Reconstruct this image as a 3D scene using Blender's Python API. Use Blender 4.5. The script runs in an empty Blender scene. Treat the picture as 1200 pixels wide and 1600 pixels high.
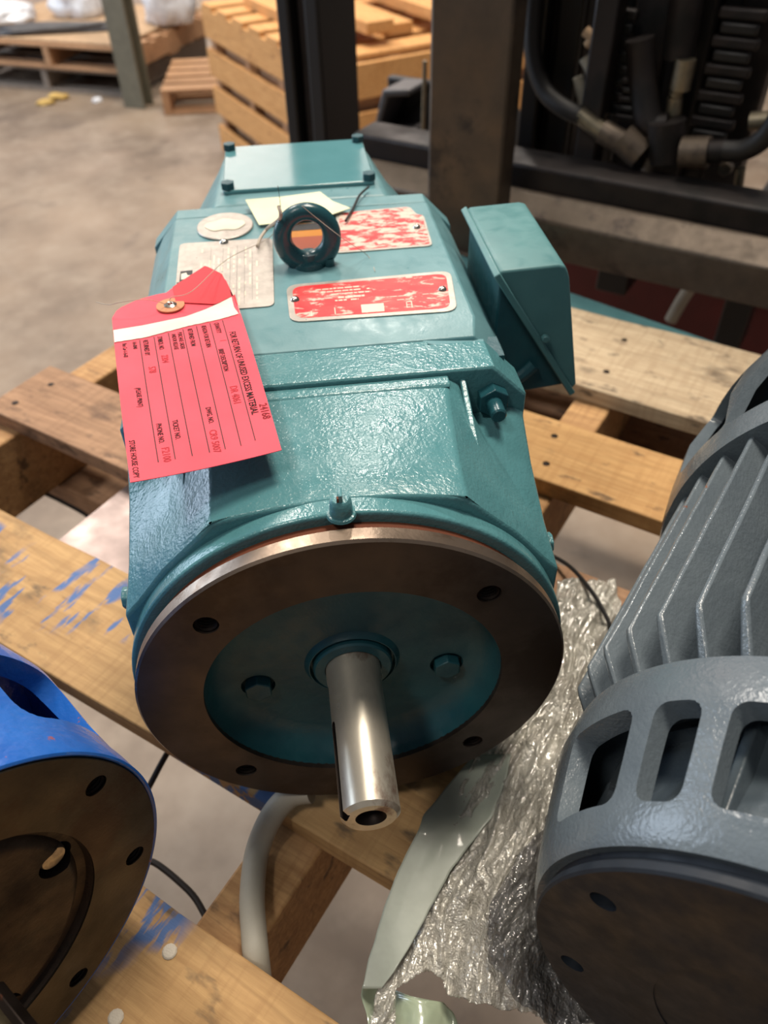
import bpy, bmesh, math, random
import numpy as np
from mathutils import Vector, Matrix, noise
random.seed(7)
D = bpy.data
SC = bpy.context.scene
COL = SC.collection
PI = math.pi
G = 1.0                      # the main flange centre stands 1.0 m above the floor
# ------------------------------------------------------------------ camera
FPX = 1230.6
YAW, PITCH, ROLL = -0.1093, 0.7568, -0.0261
CP = Vector((-0.0085, -0.2322, 0.3448))
def basis():
    cy, sy = math.cos(YAW), math.sin(YAW)
    F = Vector((-sy*math.cos(PITCH), cy*math.cos(PITCH), -math.sin(PITCH)))
    R = Vector((cy, sy, 0)); U = R.cross(F)
    cr, sr = math.cos(ROLL), math.sin(ROLL)
    return cr*R + sr*U, -sr*R + cr*U, F
CR, CU, CF = basis()
cd = D.cameras.new('camera'); cam = D.objects.new('camera', cd); COL.objects.link(cam)
M = Matrix((CR, CU, -CF)).transposed().to_4x4()
M.translation = CP + Vector((0, 0, G))
cam.matrix_world = M
cd.sensor_fit = 'VERTICAL'; cd.sensor_height = 36; cd.lens = FPX/1600*36
cd.clip_start = 0.01
cd.dof.use_dof = True; cd.dof.focus_distance = 0.37; cd.dof.aperture_fstop = 9.5
SC.camera = cam
# ------------------------------------------------------------------ light
w = D.worlds.new('world'); SC.world = w; w.use_nodes = True
w.node_tree.nodes['Background'].inputs[0].default_value = (0.80, 0.80, 0.84, 1)
w.node_tree.nodes['Background'].inputs[1].default_value = 0.17
def lamp(name, loc, target, sx, sy, power, color):
    l = D.lights.new(name, 'AREA'); l.shape = 'RECTANGLE'; l.size = sx; l.size_y = sy
    l.energy = power; l.color = color
    o = D.objects.new(name, l); COL.objects.link(o); o.location = loc
    o.rotation_euler = (Vector(target)-Vector(loc)).to_track_quat('-Z', 'Y').to_euler()
    return o
lamp('added_wall_lamp', (1.0, 1.6, 6.6), (0.1, 0.1, 0.9), 1.8, 1.0, 370, (1.0, 0.90, 0.77))
lamp('added_wall_lamp', (0.6, 5.4, 6.0), (0.1, 0.1, 0.9), 0.7, 0.4, 170, (1.0, 0.93, 0.84))
lamp('added_wall_lamp', (-2.6, 5.2, 6.0), (-1.2, 3.5, 0), 1.6, 1.2, 270, (1.0, 0.93, 0.84))
lamp('added_wall_lamp', (-2.2, -1.4, 6.0), (0.0, 0.0, 0.9), 1.0, 0.6, 90, (1.0, 0.94, 0.86))
lamp('added_wall_lamp', (-1.5, 9.0, 5.5), (-1.0, 12, 3.0), 3.0, .8, 600, (1.0, 0.90, 0.86))  # added lamp, aimed at the back wall to brighten what the cover reflects
lamp('dock_door_daylight', (-5.5, 3.8, 2.4), (0, 0.8, 0.9), 3.2, 3.0, 210, (0.68, 0.82, 1.0))
SC.view_settings.view_transform = 'Standard'
SC.view_settings.look = 'None'
SC.view_settings.exposure = 0.0
SC.view_settings.gamma = 1
SC.view_settings.use_curve_mapping = False

# ------------------------------------------------------------------ helpers
def ray(x, y): return CF*FPX + CR*(x-600) + CU*(800-y)
def atz(x, y, z):
    d = ray(x, y); return CP + d*((z-CP.z)/d.z)
def aty(x, y, v):
    d = ray(x, y); return CP + d*((v-CP.y)/d.y)
PA = -0.6686; CA, SA = math.cos(PA), math.sin(PA)     # pallet / truck direction
PN = Vector((-SA, CA, 0))
def atp(x, y, dist):                                   # on the vertical plane at that distance across the boards
    d = ray(x, y); return CP + d*((dist-CP.dot(PN))/d.dot(PN))
def toP(v): return Vector((CA*v.x+SA*v.y, -SA*v.x+CA*v.y, v.z))
def s2l(c):
    return tuple(((v/255)/12.92 if v/255 <= .04045 else ((v/255+.055)/1.055)**2.4) for v in c)

class NT:
    def __init__(s, name):
        s.m = D.materials.new(name); s.m.use_nodes = True; s.t = s.m.node_tree
        s.p = s.t.nodes['Principled BSDF']; s.co = s.n('ShaderNodeTexCoord')
    def n(s, t, **k):
        o = s.t.nodes.new(t)
        for a, b in k.items(): setattr(o, a, b)
        return o
    def l(s, a, b): s.t.links.new(a, b)
    def mapping(s, scale=(1, 1, 1), rot=(0, 0, 0)):
        m = s.n('ShaderNodeMapping'); m.inputs['Scale'].default_value = scale; m.inputs['Rotation'].default_value = rot
        s.l(s.co.outputs['Object'], m.inputs['Vector']); return m.outputs[0]
    def noise(s, vec, scale, detail=4, rough=.55, dist=0):
        o = s.n('ShaderNodeTexNoise'); o.inputs['Scale'].default_value = scale; o.inputs['Detail'].default_value = detail
        o.inputs['Roughness'].default_value = rough; o.inputs['Distortion'].default_value = dist
        s.l(vec, o.inputs['Vector']); return o.outputs['Fac']
    def ramp(s, fac, stops):
        r = s.n('ShaderNodeValToRGB'); e = r.color_ramp.elements
        while len(e) < len(stops): e.new(.5)
        for i, (p, c) in enumerate(stops):
            e[i].position = p; e[i].color = (*c, 1) if len(c) == 3 else c
        s.l(fac, r.inputs[0]); return r.outputs[0]
    def mix(s, fac, a, b):
        m = s.n('ShaderNodeMix', data_type='RGBA')
        for k, v in ((0, fac), (6, a), (7, b)):
            if isinstance(v, (int, float)): m.inputs[k].default_value = v
            elif isinstance(v, tuple): m.inputs[k].default_value = (*v, 1)
            else: s.l(v, m.inputs[k])
        return m.outputs[2]
    def bump(s, h, strength, dist=.001, prev=None):
        b = s.n('ShaderNodeBump'); b.inputs['Strength'].default_value = strength; b.inputs['Distance'].default_value = dist
        s.l(h, b.inputs['Height'])
        if prev: s.l(prev, b.inputs['Normal'])
        s.l(b.outputs[0], s.p.inputs['Normal']); return b.outputs[0]
    def set(s, **k):
        for a, v in k.items():
            i = s.p.inputs[a.replace('_', ' ')]
            if isinstance(v, (int, float)): i.default_value = v
            elif isinstance(v, tuple): i.default_value = (*v, 1)
            else: s.l(v, i)
BW = lambda a: (a, a, a)
def paint(name, c, c2=None, rough=.28, b1=.35, b2=.5, chip=None, chipamt=.62, scale=1.0, spec=.5):
    t = NT(name); v = t.mapping()
    c = s2l(c); c2 = s2l(c2) if c2 else tuple(x*.8 for x in c)
    col = t.mix(t.ramp(t.noise(v, 35*scale, 3), [(.3, BW(0)), (.7, BW(1))]), c, c2)
    if chip:
        f = t.ramp(t.noise(v, 60*scale, 6, .7), [(chipamt, BW(0)), (chipamt+.03, BW(1))])
        col = t.mix(f, col, s2l(chip))
    t.set(Base_Color=col, Roughness=t.ramp(t.noise(v, 90, 3), [(.3, BW(rough*.75)), (.7, BW(rough*1.35))]), Specular_IOR_Level=spec)
    n1 = t.bump(t.noise(v, 160*scale, 3, .5), b1, .0012)
    t.bump(t.noise(v, 620*scale, 2, .5), b2, .0005, n1)
    return t.m
def metal(name, c, rough=.35, metallic=1.0, blot=None, amt=.55, sc=40, stretch=(1, 1, 1), bump=.1):
    t = NT(name); v = t.mapping(stretch); c = s2l(c)
    col = t.mix(t.ramp(t.noise(v, sc*2, 4), [(.3, BW(0)), (.7, BW(1))]), c, tuple(x*.7 for x in c))
    r = t.ramp(t.noise(v, sc, 5), [(.3, BW(rough*.7)), (.7, BW(rough*1.4))])
    if blot:
        f = t.ramp(t.noise(v, sc*.7, 6, .65), [(amt, BW(0)), (amt+.1, BW(1))])
        col = t.mix(f, col, s2l(blot))
    t.set(Base_Color=col, Roughness=r, Metallic=metallic)
    t.bump(t.noise(v, sc*14, 3), bump, .0004)
    return t.m
def wood(name, light, dark, stain=(70, 55, 45), stainamt=.60, paintc=None, pa=.64, rough=.7):
    t = NT(name)
    oi = t.n('ShaderNodeObjectInfo')
    add = t.n('ShaderNodeVectorMath', operation='MULTIPLY_ADD')
    cmb = t.n('ShaderNodeCombineXYZ')
    for i in range(3): t.l(oi.outputs['Random'], cmb.inputs[i])
    add.inputs[1].default_value = (3.1, 1.7, 2.3)
    t.l(cmb.outputs[0], add.inputs[0]); t.l(t.co.outputs['Object'], add.inputs[2])
    def mp(sc):
        m = t.n('ShaderNodeMapping'); m.inputs['Scale'].default_value = sc; t.l(add.outputs[0], m.inputs['Vector']); return m.outputs[0]
    grain = t.noise(mp((6, 90, 90)), 1.6, 6, .62, .5)
    ring = t.noise(mp((2.2, 26, 26)), 1.3, 3, .5, 1.2)
    blot = t.noise(mp((9, 14, 14)), 1.3, 5, .6)
    l, d = s2l(light), s2l(dark)
    col = t.mix(t.ramp(grain, [(.35, BW(0)), (.75, BW(.8))]), l, d)
    col = t.mix(t.ramp(ring, [(.47, BW(0)), (.5, BW(.28)), (.56, BW(0))]), col, tuple(x*.5 for x in d))
    col = t.mix(t.ramp(blot, [(stainamt, BW(0)), (stainamt+.12, BW(.8))]), col, s2l(stain))
    fine = t.noise(mp((40, 260, 260)), 1.2, 4, .6); col = t.mix(t.ramp(fine, [(.45, BW(0)), (.7, BW(.5))]), col, d)
    saw = t.noise(mp((170, 12, 12)), 1.1, 2, .6); col = t.mix(t.ramp(saw, [(.50, BW(0)), (.62, BW(.35))]), col, d)
    dots = t.noise(mp((22, 48, 48)), 1.2, 4, .55); col = t.mix(t.ramp(dots, [(.61, BW(0)), (.70, BW(.75))]), col, s2l(stain))
    if paintc:
        f = t.noise(mp((5, 10, 10)), 1.2, 3, .5); f2 = t.noise(mp((70, 14, 40)), 1.0, 4, .6)
        mul = t.n('ShaderNodeMath', operation='MULTIPLY'); t.l(t.ramp(f, [(pa-.14, BW(0)), (pa-.06, BW(1))]), mul.inputs[0])
        t.l(t.ramp(f2, [(.53, BW(0)), (.57, BW(1))]), mul.inputs[1])
        sep = t.n('ShaderNodeSeparateXYZ'); t.l(t.co.outputs['Object'], sep.inputs[0])
        m3 = t.n('ShaderNodeMath', operation='MULTIPLY'); t.l(mul.outputs[0], m3.inputs[0]); t.l(t.ramp(sep.outputs[0], [(0, BW(1)), (.012, BW(0))]), m3.inputs[1])
        col = t.mix(m3.outputs[0], col, s2l(paintc))
    t.set(Base_Color=col, Roughness=rough, Specular_IOR_Level=.3)
    t.bump(grain, .5, .0015)
    return t.m
def plain(name, c, rough=.6, metallic=0, spec=.5, b=0, bs=200, **k):
    t = NT(name); v = t.mapping(); c = s2l(c)
    t.set(Base_Color=t.mix(t.ramp(t.noise(v, 25, 4), [(.3, BW(0)), (.7, BW(1))]), c, tuple(x*.78 for x in c)), Roughness=rough, Metallic=metallic, Specular_IOR_Level=spec)
    if b: t.bump(t.noise(v, bs, 4), b, .001)
    t.set(**k)
    return t.m

MT = {}
MT['teal'] = paint('teal_paint', (84, 134, 139), (74, 124, 129), rough=.21, b1=.34, b2=.5)
MT['teal_deck'] = paint('teal_smooth_paint', (104, 145, 151), (92, 134, 140), rough=.36, b1=.10, b2=.12)
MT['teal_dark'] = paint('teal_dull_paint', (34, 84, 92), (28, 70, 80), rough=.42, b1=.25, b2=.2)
MT['teal_box'] = paint('teal_box_paint', (84, 130, 132), (76, 120, 123), rough=.45, b1=.03, b2=.05)
MT['teal_cover'] = paint('teal_gloss_paint', (92, 142, 148), (86, 136, 142), rough=.10, b1=.01, b2=.01, spec=1.0)
MT['gray'] = paint('slate_gray_paint', (94, 103, 109), (84, 93, 100), rough=.22, b1=.3, b2=.45, chip=(120, 75, 52), chipamt=.70)
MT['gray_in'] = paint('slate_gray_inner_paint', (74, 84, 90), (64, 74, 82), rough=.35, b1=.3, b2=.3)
MT['gray_face'] = paint('slate_flange_paint', (34, 40, 48), (30, 33, 38), rough=.5, b1=.12, b2=.1, spec=.25)
MT['blue'] = paint('blue_paint', (40, 104, 190), (28, 86, 172), rough=.2, b1=.35, b2=.12, chip=(150, 84, 62), chipamt=.65)
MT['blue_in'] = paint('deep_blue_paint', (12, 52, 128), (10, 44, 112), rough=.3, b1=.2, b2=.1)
MT['steel_brown'] = metal('oily_brown_steel', (80, 70, 64), .42, .65, (60, 50, 44), .5, 22, bump=.12)
MT['steel_rim'] = metal('rim_steel', (150, 132, 116), .34, .9, (112, 84, 62), .56, 40, (1, 1, 1), .15)
MT['rust'] = plain('rust', (104, 52, 26), .8, b=.4)
MT['hole'] = metal('dark_shaded_steel', (44, 36, 32), .5, .8, (100, 52, 30), .6, 90)  # dark steel; in holes, bore and keyway its darkness stands in for shade
MT['shaft'] = metal('shaft_steel', (212, 204, 188), .34, .72, (120, 88, 72), .565, 45, (1, .5, 1), .06)
MT['shaft_dull'] = metal('dull_shaft_steel', (120, 110, 88), .38, .95, (60, 52, 44), .55, 50)
MT['dark_face'] = metal('dark_oily_iron', (68, 62, 54), .42, .7, (58, 44, 36), .5, 30, bump=.25)
MT['dark_recess'] = metal('dark_cast_iron', (66, 54, 46), .55, .55, (40, 34, 32), .5, 40, bump=.5)
MT['zinc'] = metal('bright_zinc', (200, 198, 190), .25, 1.0, bump=.1)
MT['galv'] = metal('nail_steel', (190, 182, 170), .4, .9, (120, 100, 80), .6, 300)
MT['nail'] = plain('pale_nail_head', (206, 196, 180), .6, b=.6, bs=900)
MT['plate'] = metal('aluminium_nameplate', (206, 198, 188), .36, .45, (170, 160, 150), .58, 60)
MT['plate_text'] = plain('etched_text', (232, 222, 200), .5)
MT['plate_gray'] = plain('gray_print', (128, 118, 112), .5)
MT['black'] = plain('black_print', (24, 24, 26), .5)
MT['ink'] = plain('black_ink', (38, 20, 24), .7)
MT['ink_red'] = plain('faded_ink', (222, 70, 84), .7)
MT['ink_num'] = plain('stamped_ink', (176, 40, 54), .7)
MT['tag'] = plain('red_card', (246, 84, 100), .62, spec=.3)
MT['tag_fold'] = plain('dark_red_card', (226, 52, 64), .55, spec=.3)
MT['tag_band'] = plain('white_card_band', (226, 222, 208), .7, b=.3, bs=300)
MT['eyelet'] = plain('tan_card_ring', (206, 140, 100), .7)
MT['note'] = plain('pale_yellow_paper', (238, 238, 198), .7)
MT['amber'] = plain('amber_label', (190, 120, 20), .35)
MT['amber_red'] = plain('brown_red_label', (150, 62, 24), .4)
MT['teal_eye'] = paint('teal_glossy_ring_paint', (34, 80, 88), (28, 70, 78), rough=.25, b1=.12, b2=.12)
MT['wood'] = wood('pallet_board', (196, 156, 104), (164, 122, 76), stainamt=.61)
MT['wood_gray'] = wood('weathered_board', (196, 176, 146), (158, 134, 106), (66, 56, 48), .60)
MT['wood_blue'] = wood('board_with_blue_scrapes', (186, 150, 102), (152, 116, 76), (80, 70, 58), .57, paintc=(78, 104, 150), pa=.60)
MT['wood_brown'] = wood('brown_board', (166, 130, 100), (124, 92, 68), (78, 58, 46), .56)
MT['wood_str'] = wood('stringer_wood', (188, 148, 100), (140, 100, 64), stainamt=.6)
MT['crate'] = wood('crate_wood', (222, 170, 112), (194, 138, 80), (150, 100, 60), .68)
MT['bgwood'] = wood('far_pallet_wood', (192, 152, 116), (158, 118, 86), (120, 92, 70), .62)
MT['bgwood_gray'] = wood('far_gray_pallet_wood', (150, 138, 126), (122, 110, 100), (90, 80, 72), .62)
MT['fork'] = metal('worn_fork_steel', (92, 79, 66), .5, .5, (54, 48, 44), .52, 16, (1, 1, 1), .3)
MT['blade'] = metal('worn_blade_steel', (160, 142, 136), .5, .5, (110, 90, 84), .55, 14, (1, 1, 1), .2)
MT['truckblack'] = metal('greasy_black_steel', (44, 38, 37), .5, .4, (24, 22, 22), .5, 14)
MT['truckbar'] = metal('dusty_bar_steel', (104, 92, 80), .45, .5, (70, 60, 54), .58, 30)
MT['truckred'] = plain('dark_red_chassis', (92, 22, 20), .5)
MT['rubber'] = plain('black_rubber', (30, 28, 28), .55, b=.2)
MT['mastblack'] = plain('mast_black', (18, 16, 17), .5)
MT['fitting'] = metal('brass_gray_fitting', (150, 140, 120), .4, .8)
MT['greyplastic'] = plain('gray_plastic', (74, 72, 74), .5)
MT['post'] = plain('gray_green_post', (116, 112, 96), .6)
MT['cardboard'] = plain('cardboard', (190, 158, 124), .8)
MT['whitewrap'] = plain('white_plastic_wrap', (228, 230, 236), .25, b=.5, bs=30)
MT['scrap'] = plain('yellow_scrap', (196, 162, 92), .8)
MT['hose'] = plain('dusty_gray_hose', (168, 162, 148), .6, b=.5, bs=90)
MT['cable'] = plain('black_cable', (32, 28, 28), .5)
MT['thread'] = plain('pale_thread', (190, 176, 160), .7)
# concrete floor
t = NT('concrete_floor'); v = t.mapping()
c = t.mix(t.ramp(t.noise(v, 1.5, 6, .6), [(.35, BW(0)), (.68, BW(1))]), s2l((140, 122, 104)), s2l((98, 84, 72)))
c = t.mix(t.ramp(t.noise(v, 9, 6, .65), [(.42, BW(0)), (.75, BW(.6))]), c, s2l((156, 142, 126)))
c = t.mix(t.ramp(t.noise(v, 4.0, 5, .6, .5), [(.60, BW(0)), (.72, BW(.55))]), c, s2l((84, 72, 64)))
t.set(Base_Color=c, Roughness=t.ramp(t.noise(v, 3, 4), [(.3, BW(.40)), (.7, BW(.60))])); t.bump(t.noise(v, 40, 4), .1, .002)
MT['floor'] = t.m
# worn red plate: red enamel rubbed down to the aluminium
def redplate(name, amt):
    t = NT(name); v = t.mapping((1, 2.2, 1))
    f = t.ramp(t.noise(v, 70, 7, .72, .4), [(amt, BW(0)), (amt+.05, BW(1))])
    f2 = t.ramp(t.noise(v, 30, 5, .6), [(.4, BW(0)), (.75, BW(.55))])
    c = t.mix(f2, s2l((222, 36, 44)), s2l((232, 104, 96)))
    t.set(Base_Color=t.mix(f, c, s2l((214, 188, 172))), Roughness=.42)
    t.bump(f, .2, .0003); return t.m
MT['red1'] = redplate('worn_red_enamel', .55)
MT['red2'] = redplate('rubbed_red_enamel', .47)
# wraps
def film(name, c, alpha, rough, b, bs, metal_=0.0, sparkle=0.0):
    t = NT(name); v = t.mapping((1.0, 1.0, 1.0)); c = s2l(c)
    t.set(Base_Color=t.mix(t.ramp(t.noise(v, 22, 4), [(.35, BW(0)), (.7, BW(1))]), c, tuple(x*.72 for x in c)), Roughness=rough, Specular_IOR_Level=1.0, Metallic=metal_)
    t.p.inputs['Coat Weight'].default_value = 1.0; t.p.inputs['Coat Roughness'].default_value = .05; t.p.inputs['Coat IOR'].default_value = 1.8
    vv = t.mapping((1, .35, 1), (0, 0, .62))
    n = t.bump(t.noise(vv, bs, 2, .5, .6), b, .004)
    if sparkle: t.bump(t.noise(v, 900, 1, .4), sparkle, .0012, n)
    if alpha < 1:
        t.set(Alpha=t.ramp(t.noise(v, 45, 3), [(.35, BW(alpha-.2)), (.65, BW(min(1, alpha+.1)))]))
    return t.m
MT['crinkle'] = film('crinkled_clear_film', (200, 196, 184), .84, .22, .8, 150, .25, .8)
MT['crinkle_dark'] = film('crinkled_smoky_film', (120, 118, 116), .62, .18, .9, 180, .35, .8)
MT['sheet'] = film('smooth_milky_film', (176, 182, 168), .95, .5, .12, 40); MT['sheet'].node_tree.nodes['Principled BSDF'].inputs['Coat Weight'].default_value = .15
MT['greenfilm'] = film('pale_green_film', (186, 200, 172), .9, .3, .2, 50)

SH = {}
def link(o, parent=None):
    COL.objects.link(o)
    if parent: o.parent = parent
    return o
def tag(o, label=None, cat=None, group=None, kind=None):
    for k, v in (('label', label), ('category', cat), ('group', group), ('kind', kind)):
        if v: o[k] = v
    return o
def root(name, label, cat, loc, rz=0, group=None):
    """loc in flange coordinates = base of the thing; parts are given in the thing's own axes about (0,0,0) + SH"""
    o = D.objects.new(name, None); COL.objects.link(o); o.empty_display_size = .03
    o.location = Vector(loc) + Vector((0, 0, G)); o.rotation_euler = (0, 0, rz)
    SH[o.name] = Vector((0, 0, 0))
    return tag(o, label, cat, group)
def obj(name, bm, mat, parent=None, bevel=0, ang=35, seg=2, label=None):
    bmesh.ops.recalc_face_normals(bm, faces=bm.faces)
    r = parent
    while r is not None and r.parent: r = r.parent
    sh = SH[r.name] if r is not None else Vector((0, 0, G))
    bmesh.ops.translate(bm, verts=bm.verts, vec=sh)
    if len(bm.verts):                       # origin at the piece itself
        xs = [v.co for v in bm.verts]
        c = Vector(((min(v.x for v in xs)+max(v.x for v in xs))/2, (min(v.y for v in xs)+max(v.y for v in xs))/2, (min(v.z for v in xs)+max(v.z for v in xs))/2))
    bmesh.ops.translate(bm, verts=bm.verts, vec=-c)
    me = D.meshes.new(name); bm.to_mesh(me); bm.free()
    o = D.objects.new(name, me)
    if mat is not None: me.materials.append(MT[mat] if isinstance(mat, str) else mat)
    link(o, parent)
    pc = Vector((0, 0, 0)); q = parent
    while q is not None and q.parent: pc += q.location; q = q.parent
    o.location = c - pc
    for p in me.polygons: p.use_smooth = True
    me.set_sharp_from_angle(angle=math.radians(ang))
    if bevel:
        b = o.modifiers.new('bevel', 'BEVEL'); b.width = bevel; b.segments = seg; b.limit_method = 'ANGLE'; b.angle_limit = math.radians(35)
        b.harden_normals = False
    if label: o['label'] = label
    return o
def box(bm, x0, x1, y0, y1, z0, z1, mat=None):
    r = bmesh.ops.create_cube(bm, size=1)['verts']
    for v in r: v.co = Vector((x0+(v.co.x+.5)*(x1-x0), y0+(v.co.y+.5)*(y1-y0), z0+(v.co.z+.5)*(z1-z0)))
    if mat is not None: bmesh.ops.transform(bm, matrix=mat, verts=r)
    return r
def cyl(bm, p0, p1, r0, n=16, r1=None, caps=True):
    p0, p1 = Vector(p0), Vector(p1); d = p1-p0
    m = Matrix.Translation((p0+p1)/2) @ d.to_track_quat('Z', 'Y').to_matrix().to_4x4()
    return bmesh.ops.create_cone(bm, cap_ends=caps, segments=n, radius1=r0, radius2=r0 if r1 is None else r1, depth=d.length, matrix=m)['verts']
def tube(bm, pts, r, n=8, rs=None):
    pts = [Vector(p) for p in pts]; rings = []; up = None
    for i, p in enumerate(pts):
        d = (pts[min(i+1, len(pts)-1)]-pts[max(i-1, 0)]).normalized()
        if up is None: up = d.orthogonal().normalized()
        up = (up-d*up.dot(d)).normalized(); s = d.cross(up); rr = rs[i] if rs else r
        rings.append([bm.verts.new(p+(up*math.cos(2*PI*k/n)+s*math.sin(2*PI*k/n))*rr) for k in range(n)])
    for a, b in zip(rings, rings[1:]):
        for k in range(n): bm.faces.new((a[k], a[(k+1) % n], b[(k+1) % n], b[k]))
    bm.faces.new(rings[0]); bm.faces.new(rings[-1])
def spline(pts, n=8):
    pts = [Vector(p) for p in pts]; P = [pts[0]]+pts+[pts[-1]]; out = []
    for i in range(1, len(P)-2):
        for k in range(n):
            u = k/n; a, b, c, d = P[i-1:i+3]
            out.append(.5*((2*b)+(c-a)*u+(2*a-5*b+4*c-d)*u*u+(3*b-a-3*c+d)*u**3))
    out.append(pts[-1]); return out
def lathe(bm, prof, n=64, closed=False, axis='Y', c=(0, 0, 0), a0=0, a1=2*PI, caps=True):
    full = abs(a1-a0-2*PI) < 1e-6; cnt = n if full else n+1; rings = []; c = Vector(c)
    for r, y in prof:
        ring = []
        for k in range(cnt):
            a = a0+(a1-a0)*k/n
            if axis == 'Y': p = Vector((r*math.sin(a), y, r*math.cos(a)))
            else: p = Vector((r*math.cos(a), r*math.sin(a), y))
            ring.append(bm.verts.new(p+c))
        rings.append(ring)
    prs = list(zip(rings, rings[1:]))
    if closed: prs.append((rings[-1], rings[0]))
    for a, b in prs:
        for k in range(n if full else n): 
            j = (k+1) % cnt
            bm.faces.new((a[k], a[j], b[j], b[k]))
    if not closed and caps:
        for rg, (r, y) in ((rings[0], prof[0]), (rings[-1], prof[-1])):
            if full: bm.faces.new(rg)
    bmesh.ops.remove_doubles(bm, verts=bm.verts, dist=1e-6)
def loft(bm, secs, cap=True):
    rs = [[bm.verts.new(p) for p in s] for s in secs]; n = len(rs[0])
    for a, b in zip(rs, rs[1:]):
        for k in range(n): bm.faces.new((a[k], a[(k+1) % n], b[(k+1) % n], b[k]))
    if cap: bm.faces.new(rs[0]); bm.faces.new(rs[-1])
def prism(bm, poly, h):                 # poly: 3D points, h: extrusion vector
    loft(bm, [poly, [Vector(p)+Vector(h) for p in poly]])
def rrect(cx, cy, w, h, r, n=5):
    out = []
    for sx, sy, a in ((1, 1, 0), (-1, 1, 90), (-1, -1, 180), (1, -1, 270)):
        for k in range(n+1):
            t = math.radians(a+90*k/n); out.append((cx+sx*(w/2-r)+r*math.cos(t), cy+sy*(h/2-r)+r*math.sin(t)))
    return out
def hexnut(bm, p, d, r, h, n=6):
    d = Vector(d).normalized(); cyl(bm, Vector(p), Vector(p)+d*h, r, n)
def B(): return bmesh.new()
def boolean(o, cut_bm, parent=None):
    r = parent
    while r is not None and r.parent: r = r.parent
    bmesh.ops.recalc_face_normals(cut_bm, faces=cut_bm.faces)
    bmesh.ops.translate(cut_bm, verts=cut_bm.verts, vec=SH[r.name]-o.location)
    me = D.meshes.new('cut'); cut_bm.to_mesh(me); cut_bm.free(); c = D.objects.new('cut', me); COL.objects.link(c)
    par = o.parent; o.parent = None; loc = o.location.copy(); o.location = (0, 0, 0)
    m = o.modifiers.new('bool', 'BOOLEAN'); m.operation = 'DIFFERENCE'; m.object = c; m.solver = 'EXACT'
    with_b = [x for x in o.modifiers if x.type == 'BEVEL']
    for x in with_b: x.show_viewport = False
    bpy.context.view_layer.update(); dg = bpy.context.evaluated_depsgraph_get()
    nm = D.meshes.new_from_object(o.evaluated_get(dg)); nm.name = o.name
    o.modifiers.remove(m); o.data = nm
    for x in with_b: x.show_viewport = True
    D.objects.remove(c); D.meshes.remove(me)
    for p in nm.polygons: p.use_smooth = True
    nm.set_sharp_from_angle(angle=math.radians(32))
    o.parent = par; o.location = loc
    return o
def text(name, body, size, mtx, mat, parent, align='LEFT', stretch=1.0):
    cu = D.curves.new('t', 'FONT'); cu.body = body; cu.size = size; cu.align_x = align; cu.resolution_u = 2; cu.extrude = .00004; cu.offset = size*.018
    to = D.objects.new('t', cu); COL.objects.link(to)
    bpy.context.view_layer.update(); dg = bpy.context.evaluated_depsgraph_get()
    me = D.meshes.new_from_object(to.evaluated_get(dg)); D.objects.remove(to); D.curves.remove(cu)
    bm = B(); bm.from_mesh(me); D.meshes.remove(me)
    for v in bm.verts: v.co.x *= stretch
    bmesh.ops.transform(bm, matrix=mtx, verts=bm.verts)
    return bm
def merge(bm, other):
    me = D.meshes.new('tmp'); other.to_mesh(me); other.free(); bm.from_mesh(me); D.meshes.remove(me)

# ------------------------------------------------------------------ setting
def struct(name, bm, mat): return tag(obj(name, bm, mat), kind='structure')
bm = B(); box(bm, -8, 8, -5, 12, -G-.1, -G); struct('floor', bm, 'floor')
MT['wallm'] = plain('painted_block_wall', (222, 214, 208), .7)
MT['ceilm'] = plain('warehouse_ceiling', (120, 118, 114), .8)
bm = B(); box(bm, -9, 9, 12, 12.2, -G, 7); struct('wall_back', bm, 'wallm')

# ------------------------------------------------------------------ pallet under the motors
ZD = -.125                                # top of the deck boards
PH = .135
pal = root('pallet', 'wooden pallet raised on the forks, carrying the three motors', 'pallet', (0, 0, ZD-PH), PA)
SH[pal.name] = Vector((0, 0, PH-ZD))
X0, X1 = -.562, .455
def board(parent, x0, x1, y0, y1, z0, z1, mat, label=None, name='board', rough=.0012, step=.05):
    """sawn board along x with slightly uneven edges"""
    bm = B(); n = max(2, int((x1-x0)/step)); secs = []; sd = random.random()*50
    for i in range(n+1):
        x = x0+(x1-x0)*i/n; e = [rough*noise.noise(Vector((x*9, sd+k*7, 0)))*2 for k in range(4)]
        secs.append([Vector((x, y0+e[0], z0)), Vector((x, y1+e[1], z0)), Vector((x, y1+e[1], z1+e[3]*.4)), Vector((x, y0+e[0], z1+e[2]*.4))])
    loft(bm, secs); return obj(name, bm, mat, parent, bevel=.0012, label=label)
decks = [(-.105-.145, -.106, 'wood_blue'), (-.031, .069, 'wood_blue'), (.163, .252, 'wood_brown'), (.342, .432, 'wood'), (.500, .650, 'wood_gray'), (-.43, -.33, 'wood')]
for y0, y1, m in decks:
    b = board(pal, X0+random.uniform(-.004, .004), X1, y0, y1, ZD-.018, ZD, m)
    for xs in (-.541, -.036, .436):
        for k in (.25, .72):
            if (y0 == -.105-.145): continue
            bm = B(); p = Vector((xs+random.uniform(-.008, .008), y0+(y1-y0)*k, ZD))
            lathe(bm, [(.0001, .0008), (.0028, .0006), (.0036, 0.0001), (.0036, -.002)], 10, axis='Z', c=p); obj('nail', bm, 'hole', b)
for px, py in ((265, 1487), (181, 1590)):
    p = toP(atz(px, py, ZD)); bm = B(); lathe(bm, [(.0001, .0012), (.0034, .001), (.0042, .0003), (.0042, -.002)], 12, axis='Z', c=p)
    obj('nail', bm, 'nail', [c for c in pal.children if c.name.startswith('board')][0])
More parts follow.
